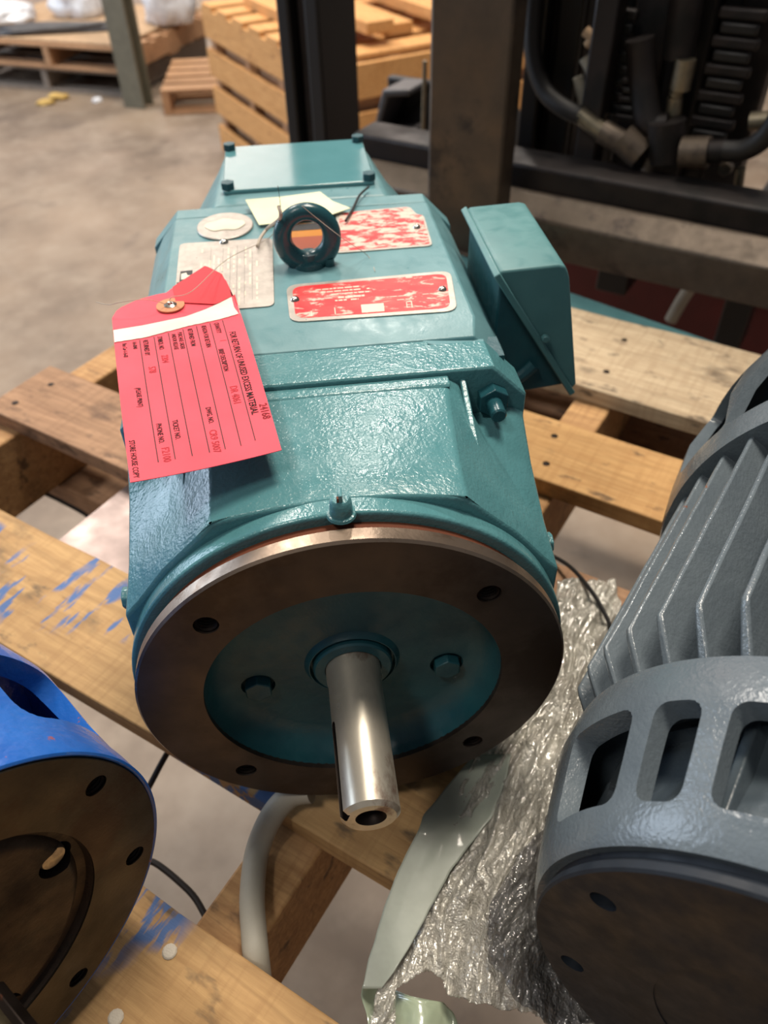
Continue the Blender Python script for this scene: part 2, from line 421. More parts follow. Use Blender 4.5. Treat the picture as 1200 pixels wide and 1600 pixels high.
for xs in (-.562, -.052, .415):
    bm = B(); box(bm, xs, xs+.039, -.44, .662, ZD-.018-.088, ZD-.0185); obj('stringer', bm, 'wood_str', pal, bevel=.002)
for y0, y1 in ((-.43, -.33), (.185, .30), (.56, .655)):
    board(pal, X0, X1, y0, y1, ZD-PH, ZD-.107, 'wood_brown', name='bottom_board')

# ------------------------------------------------------------------ NEMA style flange pieces
def bolt_holes(n, off, R=.0921): return [(R*math.sin(math.radians(off+360/n*k)), R*math.cos(math.radians(off+360/n*k))) for k in range(n)]
def thread_bm(x, z, r, d0, d1):
    bm = B(); pr = []; y = d0; k = 0
    while y < d1:
        pr.append((r*(1.0 if k % 2 else .84), y)); y += .00085; k += 1
    pr.append((.0003, d1)); lathe(bm, pr, 20, c=(x, 0, z), caps=False); return bm

# ------------------------------------------------------------------ main teal motor
mot = root('electric_motor', 'teal painted electric motor with bare steel shaft, brown flange and red tag, on the pallet', 'motor', (0, .2, ZD))
SH[mot.name] = Vector((0, -.2, -ZD))
RF = .1092
bm = B(); lathe(bm, [(.0765, 0), (RF-.0012, 0), (RF, .0012), (RF, .0078), (RF-.0032, .0082), (RF-.0032, .018), (.0765, .018)], 128, closed=True)
fl = obj('flange', bm, 'steel_brown', mot, label='bare brown steel flange ring')
cb = B()
for x, z in bolt_holes(4, 45): cyl(cb, (x, -.01, z), (x, .0145, z), .0059, 24)
boolean(fl, cb, mot)
fl.data.materials.append(MT['steel_rim']); fl.data.materials.append(MT['rust'])
for p in fl.data.polygons:
    c = p.center; r = math.hypot(c.x, c.z); n = p.normal
    rad = (n.x*c.x+n.z*c.z)/max(r, 1e-6)
    if r > RF-.0014 and rad > .5: p.material_index = 1
    elif RF-.0036 < r < RF-.001 and (rad > .3 or n.y > .5): p.material_index = 2  # groove: rust colour, also dark in place of the unlit ring face
for x, z in bolt_holes(4, 45): obj('threaded_hole', thread_bm(x, z, .0059, .0006, .0143), 'hole', fl)
# oct section
def octs(a, zt, xs, zc, y, dent=0, crown=.0004):
    mx, mz = (a+xs)/2, (zt+zc)/2
    L = math.hypot(zt-zc, xs-a); nx, nz = (zt-zc)/L, (xs-a)/L
    q = [(0, zt+crown), (a*.45, zt+crown*.80), (a*.8, zt+crown*.36), (a, zt), (a+(xs-a)*.16, zt-(zt-zc)*.16), (mx-nx*dent, mz-nz*dent), (a+(xs-a)*.84, zt-(zt-zc)*.84), (xs, zc), (xs+.0002, zc*.4)]
    full = q+[(x, -z) for x, z in reversed(q)]
    full += [(-x, z) for x, z in reversed(full) if x > 1e-6]
    return [Vector((x, y, z)) for x, z in full]
bm = B()
loft(bm, [octs(.0570, .1050, .1068, .0500, .0232, -.0016, .0074), octs(.0575, .1058, .1070, .0510, .0246, -.0016, .0068), octs(.0580, .1085, .1066, .058, .050, .0, .0046), octs(.0600, .1122, .1064, .072, .082, .0035, .0014),
          octs(.0625, .1138, .1066, .086, .105, .0125), octs(.063, .1138, .107, .088, .1075, .0125)])
bell = obj('end_bell', bm, 'teal', mot, bevel=.0016, seg=3, ang=30)
# turned shoulder of the bell behind the flange
bm = B(); lathe(bm, [(.080, .0155), (.1108, .0145), (.1120, .0155), (.1122, .0245), (.080, .0245)], 128, closed=True); obj('register_ring', bm, 'teal', mot, bevel=.0006)
# dished face inside the flange
bm = B(); lathe(bm, [(.0767, .0008), (.0762, .006), (.074, .0125), (.069, .0175), (.062, .0195), (.040, .020), (.0255, .0185), (.0238, .0165), (.0232, .0155), (.0228, .0155), (.0224, .0195), (.0212, .0195), (.0208, .0145), (.0200, .0135), (.0150, .0135), (.0146, .020), (.0146, .024), (.0767, .024)], 96, closed=True)
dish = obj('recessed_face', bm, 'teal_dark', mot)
cb = B()
for s in (-1, 1):
    x = .0515*s; cyl(cb, (x, .0, -.0135), (x, .0232, -.0135), .0092, 28)
boolean(dish, cb, mot)
for s in (-1, 1):
    x = .0515*s; bm = B(); hexnut(bm, (x, .0225, -.0145), (0, -1, 0), .0078, .0068); obj('screw_head', bm, 'teal_dark', dish, bevel=.0006)
# shaft with keyway and centre bore
bm = B(); rs = .01385
lathe(bm, [(.0002, -.0590), (.0042, -.0600), (.0052, -.0655), (.0072, -.0682), (.0086, -.0682), (.0118, -.0684), (rs, -.0664), (rs, .004), (rs+.0006, .0065), (rs+.0006, .02), (.0002, .02)], 64)
sh = obj('shaft', bm, 'shaft', mot, label='bare steel shaft with keyway and centre bore')
kx = -rs*math.cos(math.radians(20)); kz = rs*math.sin(math.radians(20))
cb = B(); Mk = Matrix.Rotation(math.radians(17), 4, 'Y')
kp = [(-.0720, -.0027), (-.022, -.0027)]+[(-.022+.0027*math.sin(k*PI/8), -.0027*math.cos(k*PI/8)) for k in range(1, 8)]+[(-.022, .0027), (-.0720, .0027)]
prism(cb, [Mk @ Vector((-.0105, y, z)) for y, z in kp], Mk @ Vector((-.0100, 0, 0)))
boolean(sh, cb, mot)
sh.data.materials.append(MT['hole'])
for p in sh.data.polygons:
    c = p.center+sh.location; rr_ = math.hypot(c.x, c.z-.125)
    if (rr_ < rs-.0005 and -.067 < c.y+.2 < .0) or (rr_ < .0068 and c.y+.2 < -.05): p.material_index = 1  # shade of the keyway and bore put in as a darker steel
# ring between bell and frame
bm = B(); R1 = lambda y, g=0: octs(.0885-g, .1178-g, .1075-g, .0985-g, y)
loft(bm, [R1(.1072, .0012), R1(.1085), R1(.1372), R1(.1378, .0006)]); ring = obj('bell_rim', bm, 'teal', mot, bevel=.0008)
cb = B()                                    # rear edge relieved near the ears
for s in (-1, 1): box(cb, *sorted((s*.058, s*.1085)), .1335, .140, .09, .125)
boolean(ring, cb, mot)
bm = B(); box(bm, -.100, .100, .130, .150, -.105, .1095); obj('spacer_plate', bm, 'teal_dark', mot)
# small fillet step in front of the rim (casting)
bm = B(); prism(bm, [Vector((-.064, .1075, .1130)), Vector((-.064, .0985, .1132)), Vector((-.064, .1005, .1148)), Vector((-.064, .1075, .1152))], (.128, 0, 0)); obj('casting_step', bm, 'teal', mot, bevel=.0008)
# through bolts at the four corners and their ribs
for sx in (-1, 1):
    for sz in (-1, 1):
        b = B(); x, z = .0885*sx, .1015*sz
        x, z = .0880*sx, .0995*sz
        hexnut(b, (x, .1085, z), (0, -1, 0), .0088, .0085); nut = obj('hex_nut', b, 'teal_eye', mot, bevel=.0006)
        b = B(); lathe(b, [(.0002, -.0165), (.0034, -.0165), (.0042, -.0155), (.0044, 0), (.0002, 0)], 20, c=(x, .105, z)); obj('stud', b, 'zinc' if False else 'teal_eye', nut)
        for (rx, rz) in ((.0720, .1125), ):
            b = B(); t_ = .0016
            if rx < .1:
                prism(b, [Vector((rx*sx-t_, .1085, rz*sz)), Vector((rx*sx-t_, .1085, (rz-.022)*sz)), Vector((rx*sx-t_, .060, (rz-.022)*sz)), Vector((rx*sx-t_, .060, (rz-.0190)*sz))], (2*t_, 0, 0))
            else:
                prism(b, [Vector((rx*sx-t_, .1085, (rz+.004)*sz)), Vector((rx*sx-t_, .1085, (rz-.018)*sz)), Vector((rx*sx-t_, .060, (rz-.032)*sz)), Vector((rx*sx-t_, .060, (rz-.0245)*sz))], (2*t_, 0, 0))
            obj('rib', b, 'teal', mot, bevel=.0007)
# side plugs
for s in (-1, 1):
    b = B(); y = .043 if s < 0 else .050; z = .046
    hexnut(b, (s*.1045, y, z-.004), (s, 0, 0), .0058, .0075, 8); obj('side_plug', b, 'teal', mot, bevel=.0006)
# grease relief pin on top
b = B(); p = atz(533, 800, .1125); lathe(b, [(.0002, .008), (.0036, .008), (.0048, .0065), (.0052, 0), (.0062, -.0002), (.0066, -.0014)], 24, axis='Z', c=p); pin = obj('relief_pin', b, 'teal', mot)
b = B(); box(b, p.x-.0007, p.x+.0009, p.y-.003, p.y+.0034, p.z+.0075, p.z+.0118, None); obj('fin_slot', b, 'teal', pin, bevel=.0003)
b = B(); box(b, p.x-.0016, p.x-.0004, p.y-.0028, p.y-.0012, p.z+.0078, p.z+.0102); obj('red_dot', b, 'rust', pin, label='small rusty red spot')
# frame (stack)
S1 = lambda y, g=0: [Vector((x, y, z)) for x, z in [(.088-g, .1200-g), (.0985-g, .1085-g), (.107-g, .095-g), (.108-g, .09-g), (.108-g, -.09+g), (.088-g, -.116+g), (-.088+g, -.116+g), (-.108+g, -.09+g), (-.108+g, .09-g), (-.107+g, .095-g), (-.0985+g, .1085-g), (-.088+g, .1200-g)]]
bm = B(); loft(bm, [S1(.1400, .0032), S1(.1560, 0), S1(.318, 0), S1(.322, .0015)]); obj('stator_frame', bm, 'teal_deck', mot, bevel=.0010, seg=3)
cut = None
for sx in (-1, 1):                              # front notch strips beside the ears
    b = B(); prism(b, [Vector((sx*.056, .1385, .1165)), Vector((sx*.062, .1345, .1170)), Vector((sx*.0865, .1345, .1165)), Vector((sx*.0905, .1385, .1140)), Vector((sx*.0905, .1415, .1140)), Vector((sx*.056, .1415, .1165))], (0, 0, -.012)); obj('ear_lip', b, 'teal_deck', mot, bevel=.0006)
# feet
for sx in (-1, 1):
    for y0 in (.165, .275):
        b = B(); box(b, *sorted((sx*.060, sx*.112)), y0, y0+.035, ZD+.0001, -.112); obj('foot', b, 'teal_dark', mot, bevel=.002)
# rear end bell
bm = B(); loft(bm, [R1(.3245), R1(.3260), R1(.3395), R1(.3405, .0008)]); obj('rear_rim', bm, 'teal_deck', mot, bevel=.0008)
bm = B(); loft(bm, [octs(.062, .1178, .1065, .082, .341, .012), octs(.061, .1178, .105, .076, .362, .003), octs(.059, .1175, .1015, .068, .40), octs(.058, .1168, .094, .060, .435), octs(.056, .1150, .086, .052, .462), octs(.050, .107, .076, .044, .476)])
obj('rear_bell', bm, 'teal_deck', mot, bevel=.0025, seg=3)
for sx in (-1, 1):
    b = B(); hexnut(b, (sx*.0885, .3405, .0985), (0, 1, 0), .0085, .008); obj('hex_nut', b, 'teal_eye', mot, bevel=.0006)
    b = B(); lathe(b, [(.0002, .006), (.0035, .0055), (.0048, .003), (.0052, 0), (.0002, 0)], 14, axis='Z', c=(sx*.078, .352, .098)); obj('side_screw', b, 'zinc', mot, label='bright zinc screw')
# inspection cover with its four corner clips
bm = B(); prism(bm, [Vector((x, y, .1178)) for x, y in rrect(0, .4085, .113, .094, .003)], (0, 0, .0032)); cov = obj('inspection_cover', bm, 'teal_cover', mot, bevel=.0008, label='smooth shiny teal cover plate')
for sx in (-1, 1):
    for y in (.366, .449):
        b = B(); hexnut(b, (sx*.0525, y, .1208), (0, 0, 1), .0052, .0050); obj('cover_bolt', b, 'teal_dark', cov, bevel=.0005)
# terminal box on the right: cuboid split along its diagonal
tb = root('terminal_box', '', '', (0, 0, 0)); D.objects.remove(tb)
yf, yb = .180, .273
P = [Vector((.1090, 0, .1318)), Vector((.1440, 0, .1335)), Vector((.1480, 0, .1300)), Vector((.1642, 0, .0480)), Vector((.1190, 0, .0440)), Vector((.1075, 0, .060))]
bm = B(); loft(bm, [[Vector((q.x, yf+.004, q.z)) for q in (P[0]+Vector((0, 0, -.004)), P[3]+Vector((-.004, 0, 0)), P[4], Vector((.1085, 0, .062)), )], [Vector((q.x, yb-.003, q.z)) for q in (P[0]+Vector((0, 0, -.004)), P[3]+Vector((-.004, 0, 0)), P[4], Vector((.1085, 0, .062)))]])
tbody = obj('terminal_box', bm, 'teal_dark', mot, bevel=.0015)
bm = B(); sec = [P[0]+Vector((-.0022, 0, .0)), P[0]+Vector((-.0005, 0, .0018)), P[1]+Vector((-.002, 0, .0012)), P[1]+Vector((.002, 0, 0)), P[2], P[2]+Vector((.0016, 0, -.004)), P[3]+Vector((.0012, 0, .001)), P[3]+Vector((-.0012, 0, -.002))]
def ext(sc, y0, y1): return [[Vector((q.x, y, q.z)) for q in sc] for y in (y0, y1)]
cen = Vector((.143, 0, .11))
loft(bm, [[Vector((cen.x+(q.x-cen.x)*k, y, cen.z+(q.z-cen.z)*k)) for q in sec] for y, k in ((yf, .975), (yf+.0015, 1), (yb-.002, 1), (yb, .975))])
lid = obj('box_lid', bm, 'teal_box', tbody, bevel=.0022, seg=3)
dv = (P[3]-P[0]).normalized(); nv = Vector((dv.z, 0, -dv.x)); nv = nv if nv.x < 0 else -nv
bm = B(); a_, b_ = P[0]+Vector((-.0022, 0, .0018)), P[3]+Vector((.0005, 0, -.003))
prism(bm, [Vector((q.x, yf-.0025, q.z)) for q in (a_, b_, b_+nv*.0042, a_+nv*.0042)], (0, yb-yf+.004, 0)); obj('lid_rim', bm, 'teal_box', lid, bevel=.0008)
q = P[0].lerp(P[3], .52)+Vector((0, yf-.002, 0)); b = B(); cyl(b, q+nv*-.001, q+nv*-.001+Vector((0, -.0035, 0)), .0024, 12); obj('lid_screw', b, 'teal_box', lid, bevel=.0005)
b = B(); cyl(b, (.100, .215, .075), (.125, .215, .078), .0135, 24); obj('box_neck', b, 'teal_dark', tbody)
b = B(); tube(b, spline([(.1085, .19, .055), (.116, .184, .052), (.128, .1835, .058), (.136, .1835, .066)], 5), .0042, 10); obj('box_conduit', b, 'teal_dark', tbody)
# lifting eye
ez = .1378; ey = .235
b = B(); Rm, rm = .0157, .0058; n1, n2 = 48, 16; V = []
for i in range(n1):
    a = 2*PI*i/n1; rr = rm*(1+.12*math.cos(a+PI)); V.append([b.verts.new(((Rm-.0006+rr*math.cos(c))*math.sin(a), ey+rr*math.sin(c)*1.0, ez+(Rm+rr*math.cos(c))*math.cos(a))) for c in [2*PI*k/n2 for k in range(n2)]])
for i in range(n1):
    for k in range(n2): b.faces.new((V[i][k], V[(i+1) % n1][k], V[(i+1) % n1][(k+1) % n2], V[i][(k+1) % n2]))
eye = obj('lifting_eye', b, 'teal_eye', mot)
b = B(); lathe(b, [(.0095, .1195), (.0105, .1200), (.0100, .1230), (.0065, .1245), (.0060, .128)], 24, axis='Z', c=(0, ey, 0)); obj('eye_collar', b, 'teal_eye', eye)
b = B(); cyl(b, (.012, ey-.003, .1200), (.012, ey-.003, .1250), .0035, 10); obj('paint_drip', b, 'teal_eye', eye)

ZT = .1201
def plate(name, pts, th, mat, parent, z=ZT, label=None, bevel=.0002, r=0):
    P = [Vector((p[0], p[1], z)) for p in pts]; bm = B(); prism(bm, P, (0, 0, th)); return obj(name, bm, mat, parent, bevel=bevel, label=label)
def pxy(*q, z=ZT): return [tuple(atz(x, y, z)[:2]) for x, y in q]
def rquad(c4, r, n=5):
    """round the corners of a quad given counter/clockwise"""
    c4 = [Vector((p[0], p[1])) for p in c4]; out = []
    for i in range(len(c4)):
        a, b_, c = c4[i-1], c4[i], c4[(i+1) % len(c4)]
        u, w_ = (a-b_).normalized(), (c-b_).normalized(); p0, p1 = b_+u*r, b_+w_*r
        for k in range(n+1):
            t = k/n; out.append(tuple((1-t)**2*p0+2*t*(1-t)*b_+t*t*p1))
    return out
def shrink(pts, d):
    c = Vector((sum(p[0] for p in pts)/len(pts), sum(p[1] for p in pts)/len(pts))); out = []
    hx = max(abs(p[0]-c.x) for p in pts); hy = max(abs(p[1]-c.y) for p in pts)
    return [(c.x+(p[0]-c.x)*(1-d/hx), c.y+(p[1]-c.y)*(1-d/hy)) for p in pts]
def screw(x, y, parent, z, r=.0028, mat='zinc'):
    b = B(); lathe(b, [(.0002, .0022), (.0014, .0020), (r*.85, .0012), (r, 0), (.0002, 0)], 16, axis='Z', c=(x, y, z)); return obj('drive_screw', b, mat, parent)
# red instruction plates
q1 = pxy((447, 447), (704, 424), (715, 487), (453, 505)); r1 = rquad(q1, .008)
pl = plate('instruction_plate', r1, .0007, 'plate', mot, label='worn red instruction plate nearest the viewer')
plate('red_enamel', shrink(r1, .0036), .00012, 'red1', pl, ZT+.0007, bevel=0)
for px, py in ((461, 468), (691, 452)):
    p = atz(px, py, ZT+.001); screw(p.x, p.y, pl, ZT+.0007)
q2 = pxy((526, 334), (640, 324), (652, 337), (662, 337), (676, 385), (524, 397)); r2 = rquad(q2, .004)
pl2 = plate('instruction_plate', r2, .0007, 'plate', mot, label='faded red instruction plate partly behind the lifting eye')
plate('red_enamel', shrink(r2, .0022), .00012, 'red2', pl2, ZT+.0007, bevel=0)
p = atz(651, 355, ZT+.001); screw(p.x, p.y, pl2, ZT+.0007)
# scraped lines of lettering rubbed off the plates (bare metal patches)
c1 = [Vector(p) for p in q1]
def uv(c, u, v): return c[0].lerp(c[1], u).lerp(c[3].lerp(c[2], u), v)
def bars(c, rows, z, mat, parent, name='lettering', th=.00006):
    b = B()
    for (u0, u1, v0, v1) in rows:
        P4 = [uv(c, u0, v0), uv(c, u1, v0), uv(c, u1, v1), uv(c, u0, v1)]
        prism(b, [Vector((p[0], p[1], z)) for p in P4], (0, 0, th))
    return obj(name, b, mat, parent)
def fake_lines(rows, n, word=(.012, .05), gap=.006):
    out = []
    for (u0, u1, v0, v1) in rows:
        u = u0
        while u < u1:
            w_ = random.uniform(*word)
            if random.random() < .8: out.append((u, min(u+w_, u1), v0+random.uniform(0, .006), v1))
            u += w_+gap
    return out
bars(c1, fake_lines([(.17, .48, .20, .235), (.20, .55, .28, .31), (.26, .50, .36, .39), (.3, .46, .45, .49), (.28, .42, .53, .56), (.5, .9, .55, .565), (.55, .92, .64, .655)], 0)+[(.43, .565, .70, .90), (.27, .275, .72, .9), (.27, .36, .89, .9), (.13, .135, .76, .9), (.7, .73, .70, .72), (.7, .705, .7, .86), (.73, .735, .7, .86)], ZT+.00083, 'plate_text', pl)
# nameplate
q3 = pxy((281, 382), (426, 373), (429, 479), (270, 492)); r3 = rquad(q3, .005)
npl = plate('nameplate', r3, .0007, 'plate', mot, label='silver rating nameplate under the red tag')
c3 = [Vector(p) for p in q3]
rows = []
for i, u in enumerate((.24, .28, .33, .37, .42, .46, .52, .58, .64, .70, .75, .82)):
    v = .12+.05*(i % 3)
    while v < .92:
        l_ = random.uniform(.03, .14)
        if random.random() < .75: rows.append((u, u+.018, v, v+l_))
        v += l_+.03
bars(c3, rows, ZT+.0007, 'plate_text', npl)
bars(c3, [(.34, .343, .1, .9), (.47, .473, .12, .6), (.55, .553, .2, .93), (.62, .624, .1, .93), (.70, .703, .12, .95), (.78, .783, .2, .9)], ZT+.0007, 'plate_gray', npl, 'ruled_lines')
lg = root('x', '', '', (0, 0, 0)); D.objects.remove(lg)
lo = plate('logo', pxy((282, 424), (301, 422), (300, 440), (280, 442), z=ZT+.0007), .00006, 'black', npl, ZT+.0007, bevel=0)
plate('logo_mark', pxy((283, 428), (291, 426), (293, 430), (299, 430), (299, 434), (283, 437), z=ZT+.0008), .00006, 'plate_text', lo, ZT+.00077, bevel=0)
bars(c3, fake_lines([(.01, .15, .585, .61), (.01, .15, .635, .66), (.01, .15, .69, .72)], 0, (.02, .035), .012), ZT+.0007, 'black', npl, 'lettering')
# oval emblem plate
cc = atz(352, 355, ZT); e0 = atz(308, 357, ZT); e1 = atz(352, 335, ZT)
ra, rb = (cc-e0).length, (cc-e1).length
ov = plate('oval_emblem', [(cc.x+ra*math.cos(t_), cc.y+rb*math.sin(t_)) for t_ in [2*PI*k/40 for k in range(40)]], .0014, 'plate', mot, bevel=.0006, label='oval embossed metal emblem')
plate('emblem_relief', [(cc.x+ra*.72*math.cos(t_), cc.y+rb*.42*math.sin(t_)*(1+.15*math.sin(5*t_))) for t_ in [2*PI*k/40 for k in range(40)]], .0005, 'plate_text', ov, ZT+.0014, bevel=.0002)
p = atz(350, 378, ZT+.001); screw(p.x, p.y, npl, ZT+.0007, .003)
# amber label seen through the eye
plate('warning_label', pxy((446, 352), (518, 346), (522, 392), (446, 397)), .0003, 'amber', mot, label='amber and brown warning label behind the lifting eye')
plate('label_print', pxy((446, 372), (519, 367), (522, 392), (446, 397), z=ZT+.0003), .0001, 'amber_red', mot.children[-1], ZT+.0003, bevel=0)
plate('label_print', pxy((447, 352), (518, 346), (518, 357), (447, 362), z=ZT+.0003), .0001, 'black', [c for c in mot.children if c.name.startswith('warning_label')][0], ZT+.0003, bevel=0)

# ------------------------------------------------------------------ pale yellow paper under the eye
bm = B(); yn = [(384, 317), (440, 308), (500, 300), (520, 315), (548, 330), (512, 338), (470, 345), (405, 352)]
P_ = [atz(x, y, .1222) for x, y in yn]
for i, v in enumerate(P_): v.z = .1222+(.002 if i in (0, 4) else 0)
prism(bm, P_, (0, 0, .0003)); note = obj('paper_note', bm, 'note'); tag(note, 'pale yellow paper note lying on the motor behind the lifting eye', 'paper')
bm = B()
for k in range(3):
    pts = [atz(418+k*4+random.uniform(-2, 2)+i*5, 322+6*math.sin(i*1.6+k)+k*3, .1228) for i in range(6)]; tube(bm, spline(pts, 4), .00018, 4)
tag(obj('pen_marks', bm, 'plate_gray', note))if False else None
bm.free() if bm.is_valid else None

# ------------------------------------------------------------------ red return tag
TZ = .1275
tl, bl, br, tr = atz(175, 497, TZ), atz(207, 765, TZ), atz(440, 703, TZ), atz(373, 480, TZ)
U_ = (bl-tl).normalized(); V_ = (br-bl).normalized(); LW = (br-bl).length; LL = (bl-tl).length
def tp(u, v, h=0):                          # u along the card from the shoulder, v across
    p = tl.lerp(bl, u/LL)*(1-v/LW)+(tr+(br-tr)*(u/LL)*1.0)*(v/LW) if False else None
    a = tl+(bl-tl)*(u/LL); b_ = tr+(br-tr)*(u/LL); p = a.lerp(b_, v/LW)
    curl = .0030*math.sin(PI*max(0, min(1, u/LL)))+(.004*(1-v/LW)**2)*(u/LL)
    lift = (-u*.10 if u < 0 else 0)*(.4+.6*v/LW)
    return Vector((p.x, p.y, TZ+curl+lift+h))
def inv(px, py):
    p = atz(px, py, TZ); 
    u, v = 0.0, 0.0
    for _ in range(12):
        a = tl+(bl-tl)*(u/LL); b_ = tr+(br-tr)*(u/LL)
        v = (p-a).dot(b_-a)/(b_-a).length_squared*LW
        c0, c1_ = tl.lerp(tr, v/LW), bl.lerp(br, v/LW); u = (p-c0).dot(c1_-c0)/(c1_-c0).length_squared*LL
    return u, v
top_px = [(175, 497), (184, 483), (215, 470), (245, 463), (266, 460), (266, 457), (323, 427), (352, 440), (362, 462), (372, 480)]
top_uv = [inv(*q) for q in top_px]
def topu(v):
    for (ua, va), (ub, vb) in zip(top_uv, top_uv[1:]):
        if va <= v <= vb and vb > va: return ua+(ub-ua)*(v-va)/(vb-va)
    return top_uv[-1][0] if v > top_uv[-1][1] else top_uv[0][0]
def sheet_bm(f0, f1, v0, v1, nu, nv, h, th=.0003):
    bm = B(); top = []; bot = []
    for i in range(nu+1):
        r1_, r2_ = [], []
        for j in range(nv+1):
            v = v0+(v1-v0)*j/nv; a, b_ = f0(v), f1(v); u = a+(b_-a)*i/nu; p = tp(u, v, h)
            r1_.append(bm.verts.new(p)); r2_.append(bm.verts.new(p-Vector((0, 0, th))))
        top.append(r1_); bot.append(r2_)
    for i in range(nu):
        for j in range(nv):
            bm.faces.new((top[i][j], top[i][j+1], top[i+1][j+1], top[i+1][j])); bm.faces.new((bot[i][j], bot[i+1][j], bot[i+1][j+1], bot[i][j+1]))
    for i in range(nu):
        for j in (0, nv): bm.faces.new((top[i][j], top[i+1][j], bot[i+1][j], bot[i][j]))
    for j in range(nv):
        for i in (0, nu): bm.faces.new((top[i][j], top[i][j+1], bot[i][j+1], bot[i][j]))
    return bm
tg = root('return_tag', 'red cardboard return tag with black print and white band, on the teal motor', 'tag', tuple(tp(LL*.5, LW*.5)))
SH[tg.name] = -Vector(tg.location)+Vector((0, 0, G))
obj('card', sheet_bm(topu, lambda v: LL, 0, LW, 40, 24, 0), 'tag', tg)
# white band and folded flap above it
wb0 = [inv(*q) for q in ((177, 521), (225, 512), (290, 497), (340, 477), (368, 465))]
wb1 = [inv(*q) for q in ((181, 543), (228, 534), (295, 514), (345, 502), (375, 492))]
def lin(tab):
    def f(v):
        if v <= tab[0][1]: return tab[0][0]
        for (ua, va), (ub, vb) in zip(tab, tab[1:]):
            if va <= v <= vb: return ua+(ub-ua)*(v-va)/(vb-va)
        return tab[-1][0]
    return f
f0, f1 = lin(wb0), lin(wb1)
obj('white_band', sheet_bm(f0, lambda v: f1(v)+.0006*noise.noise(Vector((v*900, 0, 0))), .0002, LW-.0002, 4, 40, .0004), 'tag_band', tg, label='torn white band across the tag')
hu, hv = inv(267, 480)
# flap: darker folded card above the band on the right of the hole
obj('folded_flap', sheet_bm(lambda v: topu(v)+.0002, lambda v: min(f0(v), hu-.004+(v-hv)*.30), hv+.003, LW-.0002, 8, 16, .0007), 'tag_fold', tg, label='darker red folded corner')
b = B(); c_ = tp(hu, hv)
lathe(b, [(.0034, .0002), (.0034, .0010), (.0078, .0010), (.0078, .0002)], 32, axis='Z', c=c_, closed=True); er = obj('reinforcement_ring', b, 'eyelet', tg)
b = B(); lathe(b, [(.0014, .0006), (.0014, .0018), (.0022, .0021), (.0036, .0013), (.0036, .0006)], 24, axis='Z', c=c_, closed=True); obj('eyelet', b, 'zinc', er)
# print
bm = B(); v_lines = (.844, .742, .634, .527, .412, .30, .19)
def band_u(v): return f1(v)
for k, f in enumerate(v_lines):
    v = f*LW; ua = band_u(v)+.0015; ub = LL*(.985 if k else .975)-.0075
    n = 16
    for i in range(n):
        a, b_ = ua+(ub-ua)*i/n, ua+(ub-ua)*(i+1)/n
        w_ = .00022
        vs = [bm.verts.new(tp(x, y, .00010)) for x, y in ((a, v-w_), (b_, v-w_), (b_, v+w_), (a, v+w_))]; bm.faces.new(vs)
obj('ruled_lines', bm, 'ink', tg)
def tagtext(body, f, g0, size, mat='ink', sx=.8, name='lettering'):
    """f: across the card 0..1, g0: start along the printed area 0..1, reads away from the hole"""
    v = f*LW; u0 = band_u(v)+g0*(LL-band_u(v))
    src = text('t', body, size, Matrix.Identity(4), mat, tg, stretch=sx)
    for q in src.verts:
        x, y = q.co.x, q.co.y; q.co = tp(u0+x, v+y, .00012)
    return obj(name, src, mat, tg)
for args in (('FOR RETURN OF UNUSED EXCESS MATERIAL', .868, .14, .0046, 'ink', .92), ('24168', .935, .72, .0052, 'ink_num', 1.0),
             ('QUANTITY', .775, .02, .0034), ('BRIEF DESCRIPTION', .755, .265, .0034), ('REASON FOR RETURN', .672, .02, .0034),
             ('RETURNED FROM', .562, .02, .0034), ('PURCHASE ORDER', .482, .03, .0030), ('AND/OR RELEASE', .434, .03, .0030),
             ('DWG. NO.', .565, .66, .0034), ('SYMBOL NO.', .325, .02, .0034), ('TICKET NO.', .325, .69, .0034),
             ('RETURNED BY', .215, .02, .0034), ('PHONE NO.', .215, .69, .0034), ('(PLEASE PRINT)', .115, .42, .0031),
             ('AA-0040', .135, .02, .0029), ('Box Car-1-16-03', .060, .02, .0029), ('STORE HOUSE COPY', .025, .765, .0034)):
    tagtext(*args)
for body, f, g, s in (('1', .785, .19, .0042), ('DR 4061', .765, .56, .0050), ('CR9 5007', .555, .80, .0046), ('2204', .33, .2, .0046), ('578', .225, .27, .0048), ('F2100', .225, .84, .0046)):
    tagtext(body, f, g, s, 'ink_red', .9, 'handwriting')
# wires and threads
def wire(name, pts, r, mat, label, cat, zs=None, n=6):
    b = B(); tube(b, spline(pts, 6), r, n); o = obj(name, b, mat); tag(o, label, cat); return o
hp = tp(hu, hv)
wire('tag_wire', [hp+Vector((0, 0, .0005)), hp+Vector((.001, .003, .004)), atz(300, 455, .138), atz(355, 405, .134), atz(420, 372, .134), Vector((-.0165, ey-.003, ez+.012))], .00022, 'thread', 'thin wire tying the red tag to the lifting eye', 'wire')
wire('loose_wire', [hp+Vector((-.0005, 0, .0008)), atz(230, 468, .137), atz(190, 472, .137), atz(170, 476, .134), atz(150, 472, .132)], .00020, 'thread', 'thin tan wire end curling out left of the red tag', 'wire')
wire('pale_thread', [atz(402, 385, .1225), atz(408, 370, .124), atz(420, 355, .128), aty(438, 340, .228), aty(435, 322, .228)], .0011, 'thread', 'frayed pale thread knotted on the left of the lifting eye', 'thread')
wire('fine_wire', [aty(472, 322, .2285), aty(500, 345, .2285), aty(535, 372, .222), atz(575, 400, .121), atz(586, 424, .1205)], .0002, 'thread', 'fine wire hanging from the lifting eye across the deck', 'wire')
wire('black_lead', [atz(576, 292, .1215), atz(562, 305, .122), atz(552, 325, .122), atz(540, 345, .1235)], .0009, 'cable', 'short black lead by the cover plate and red plate', 'lead')
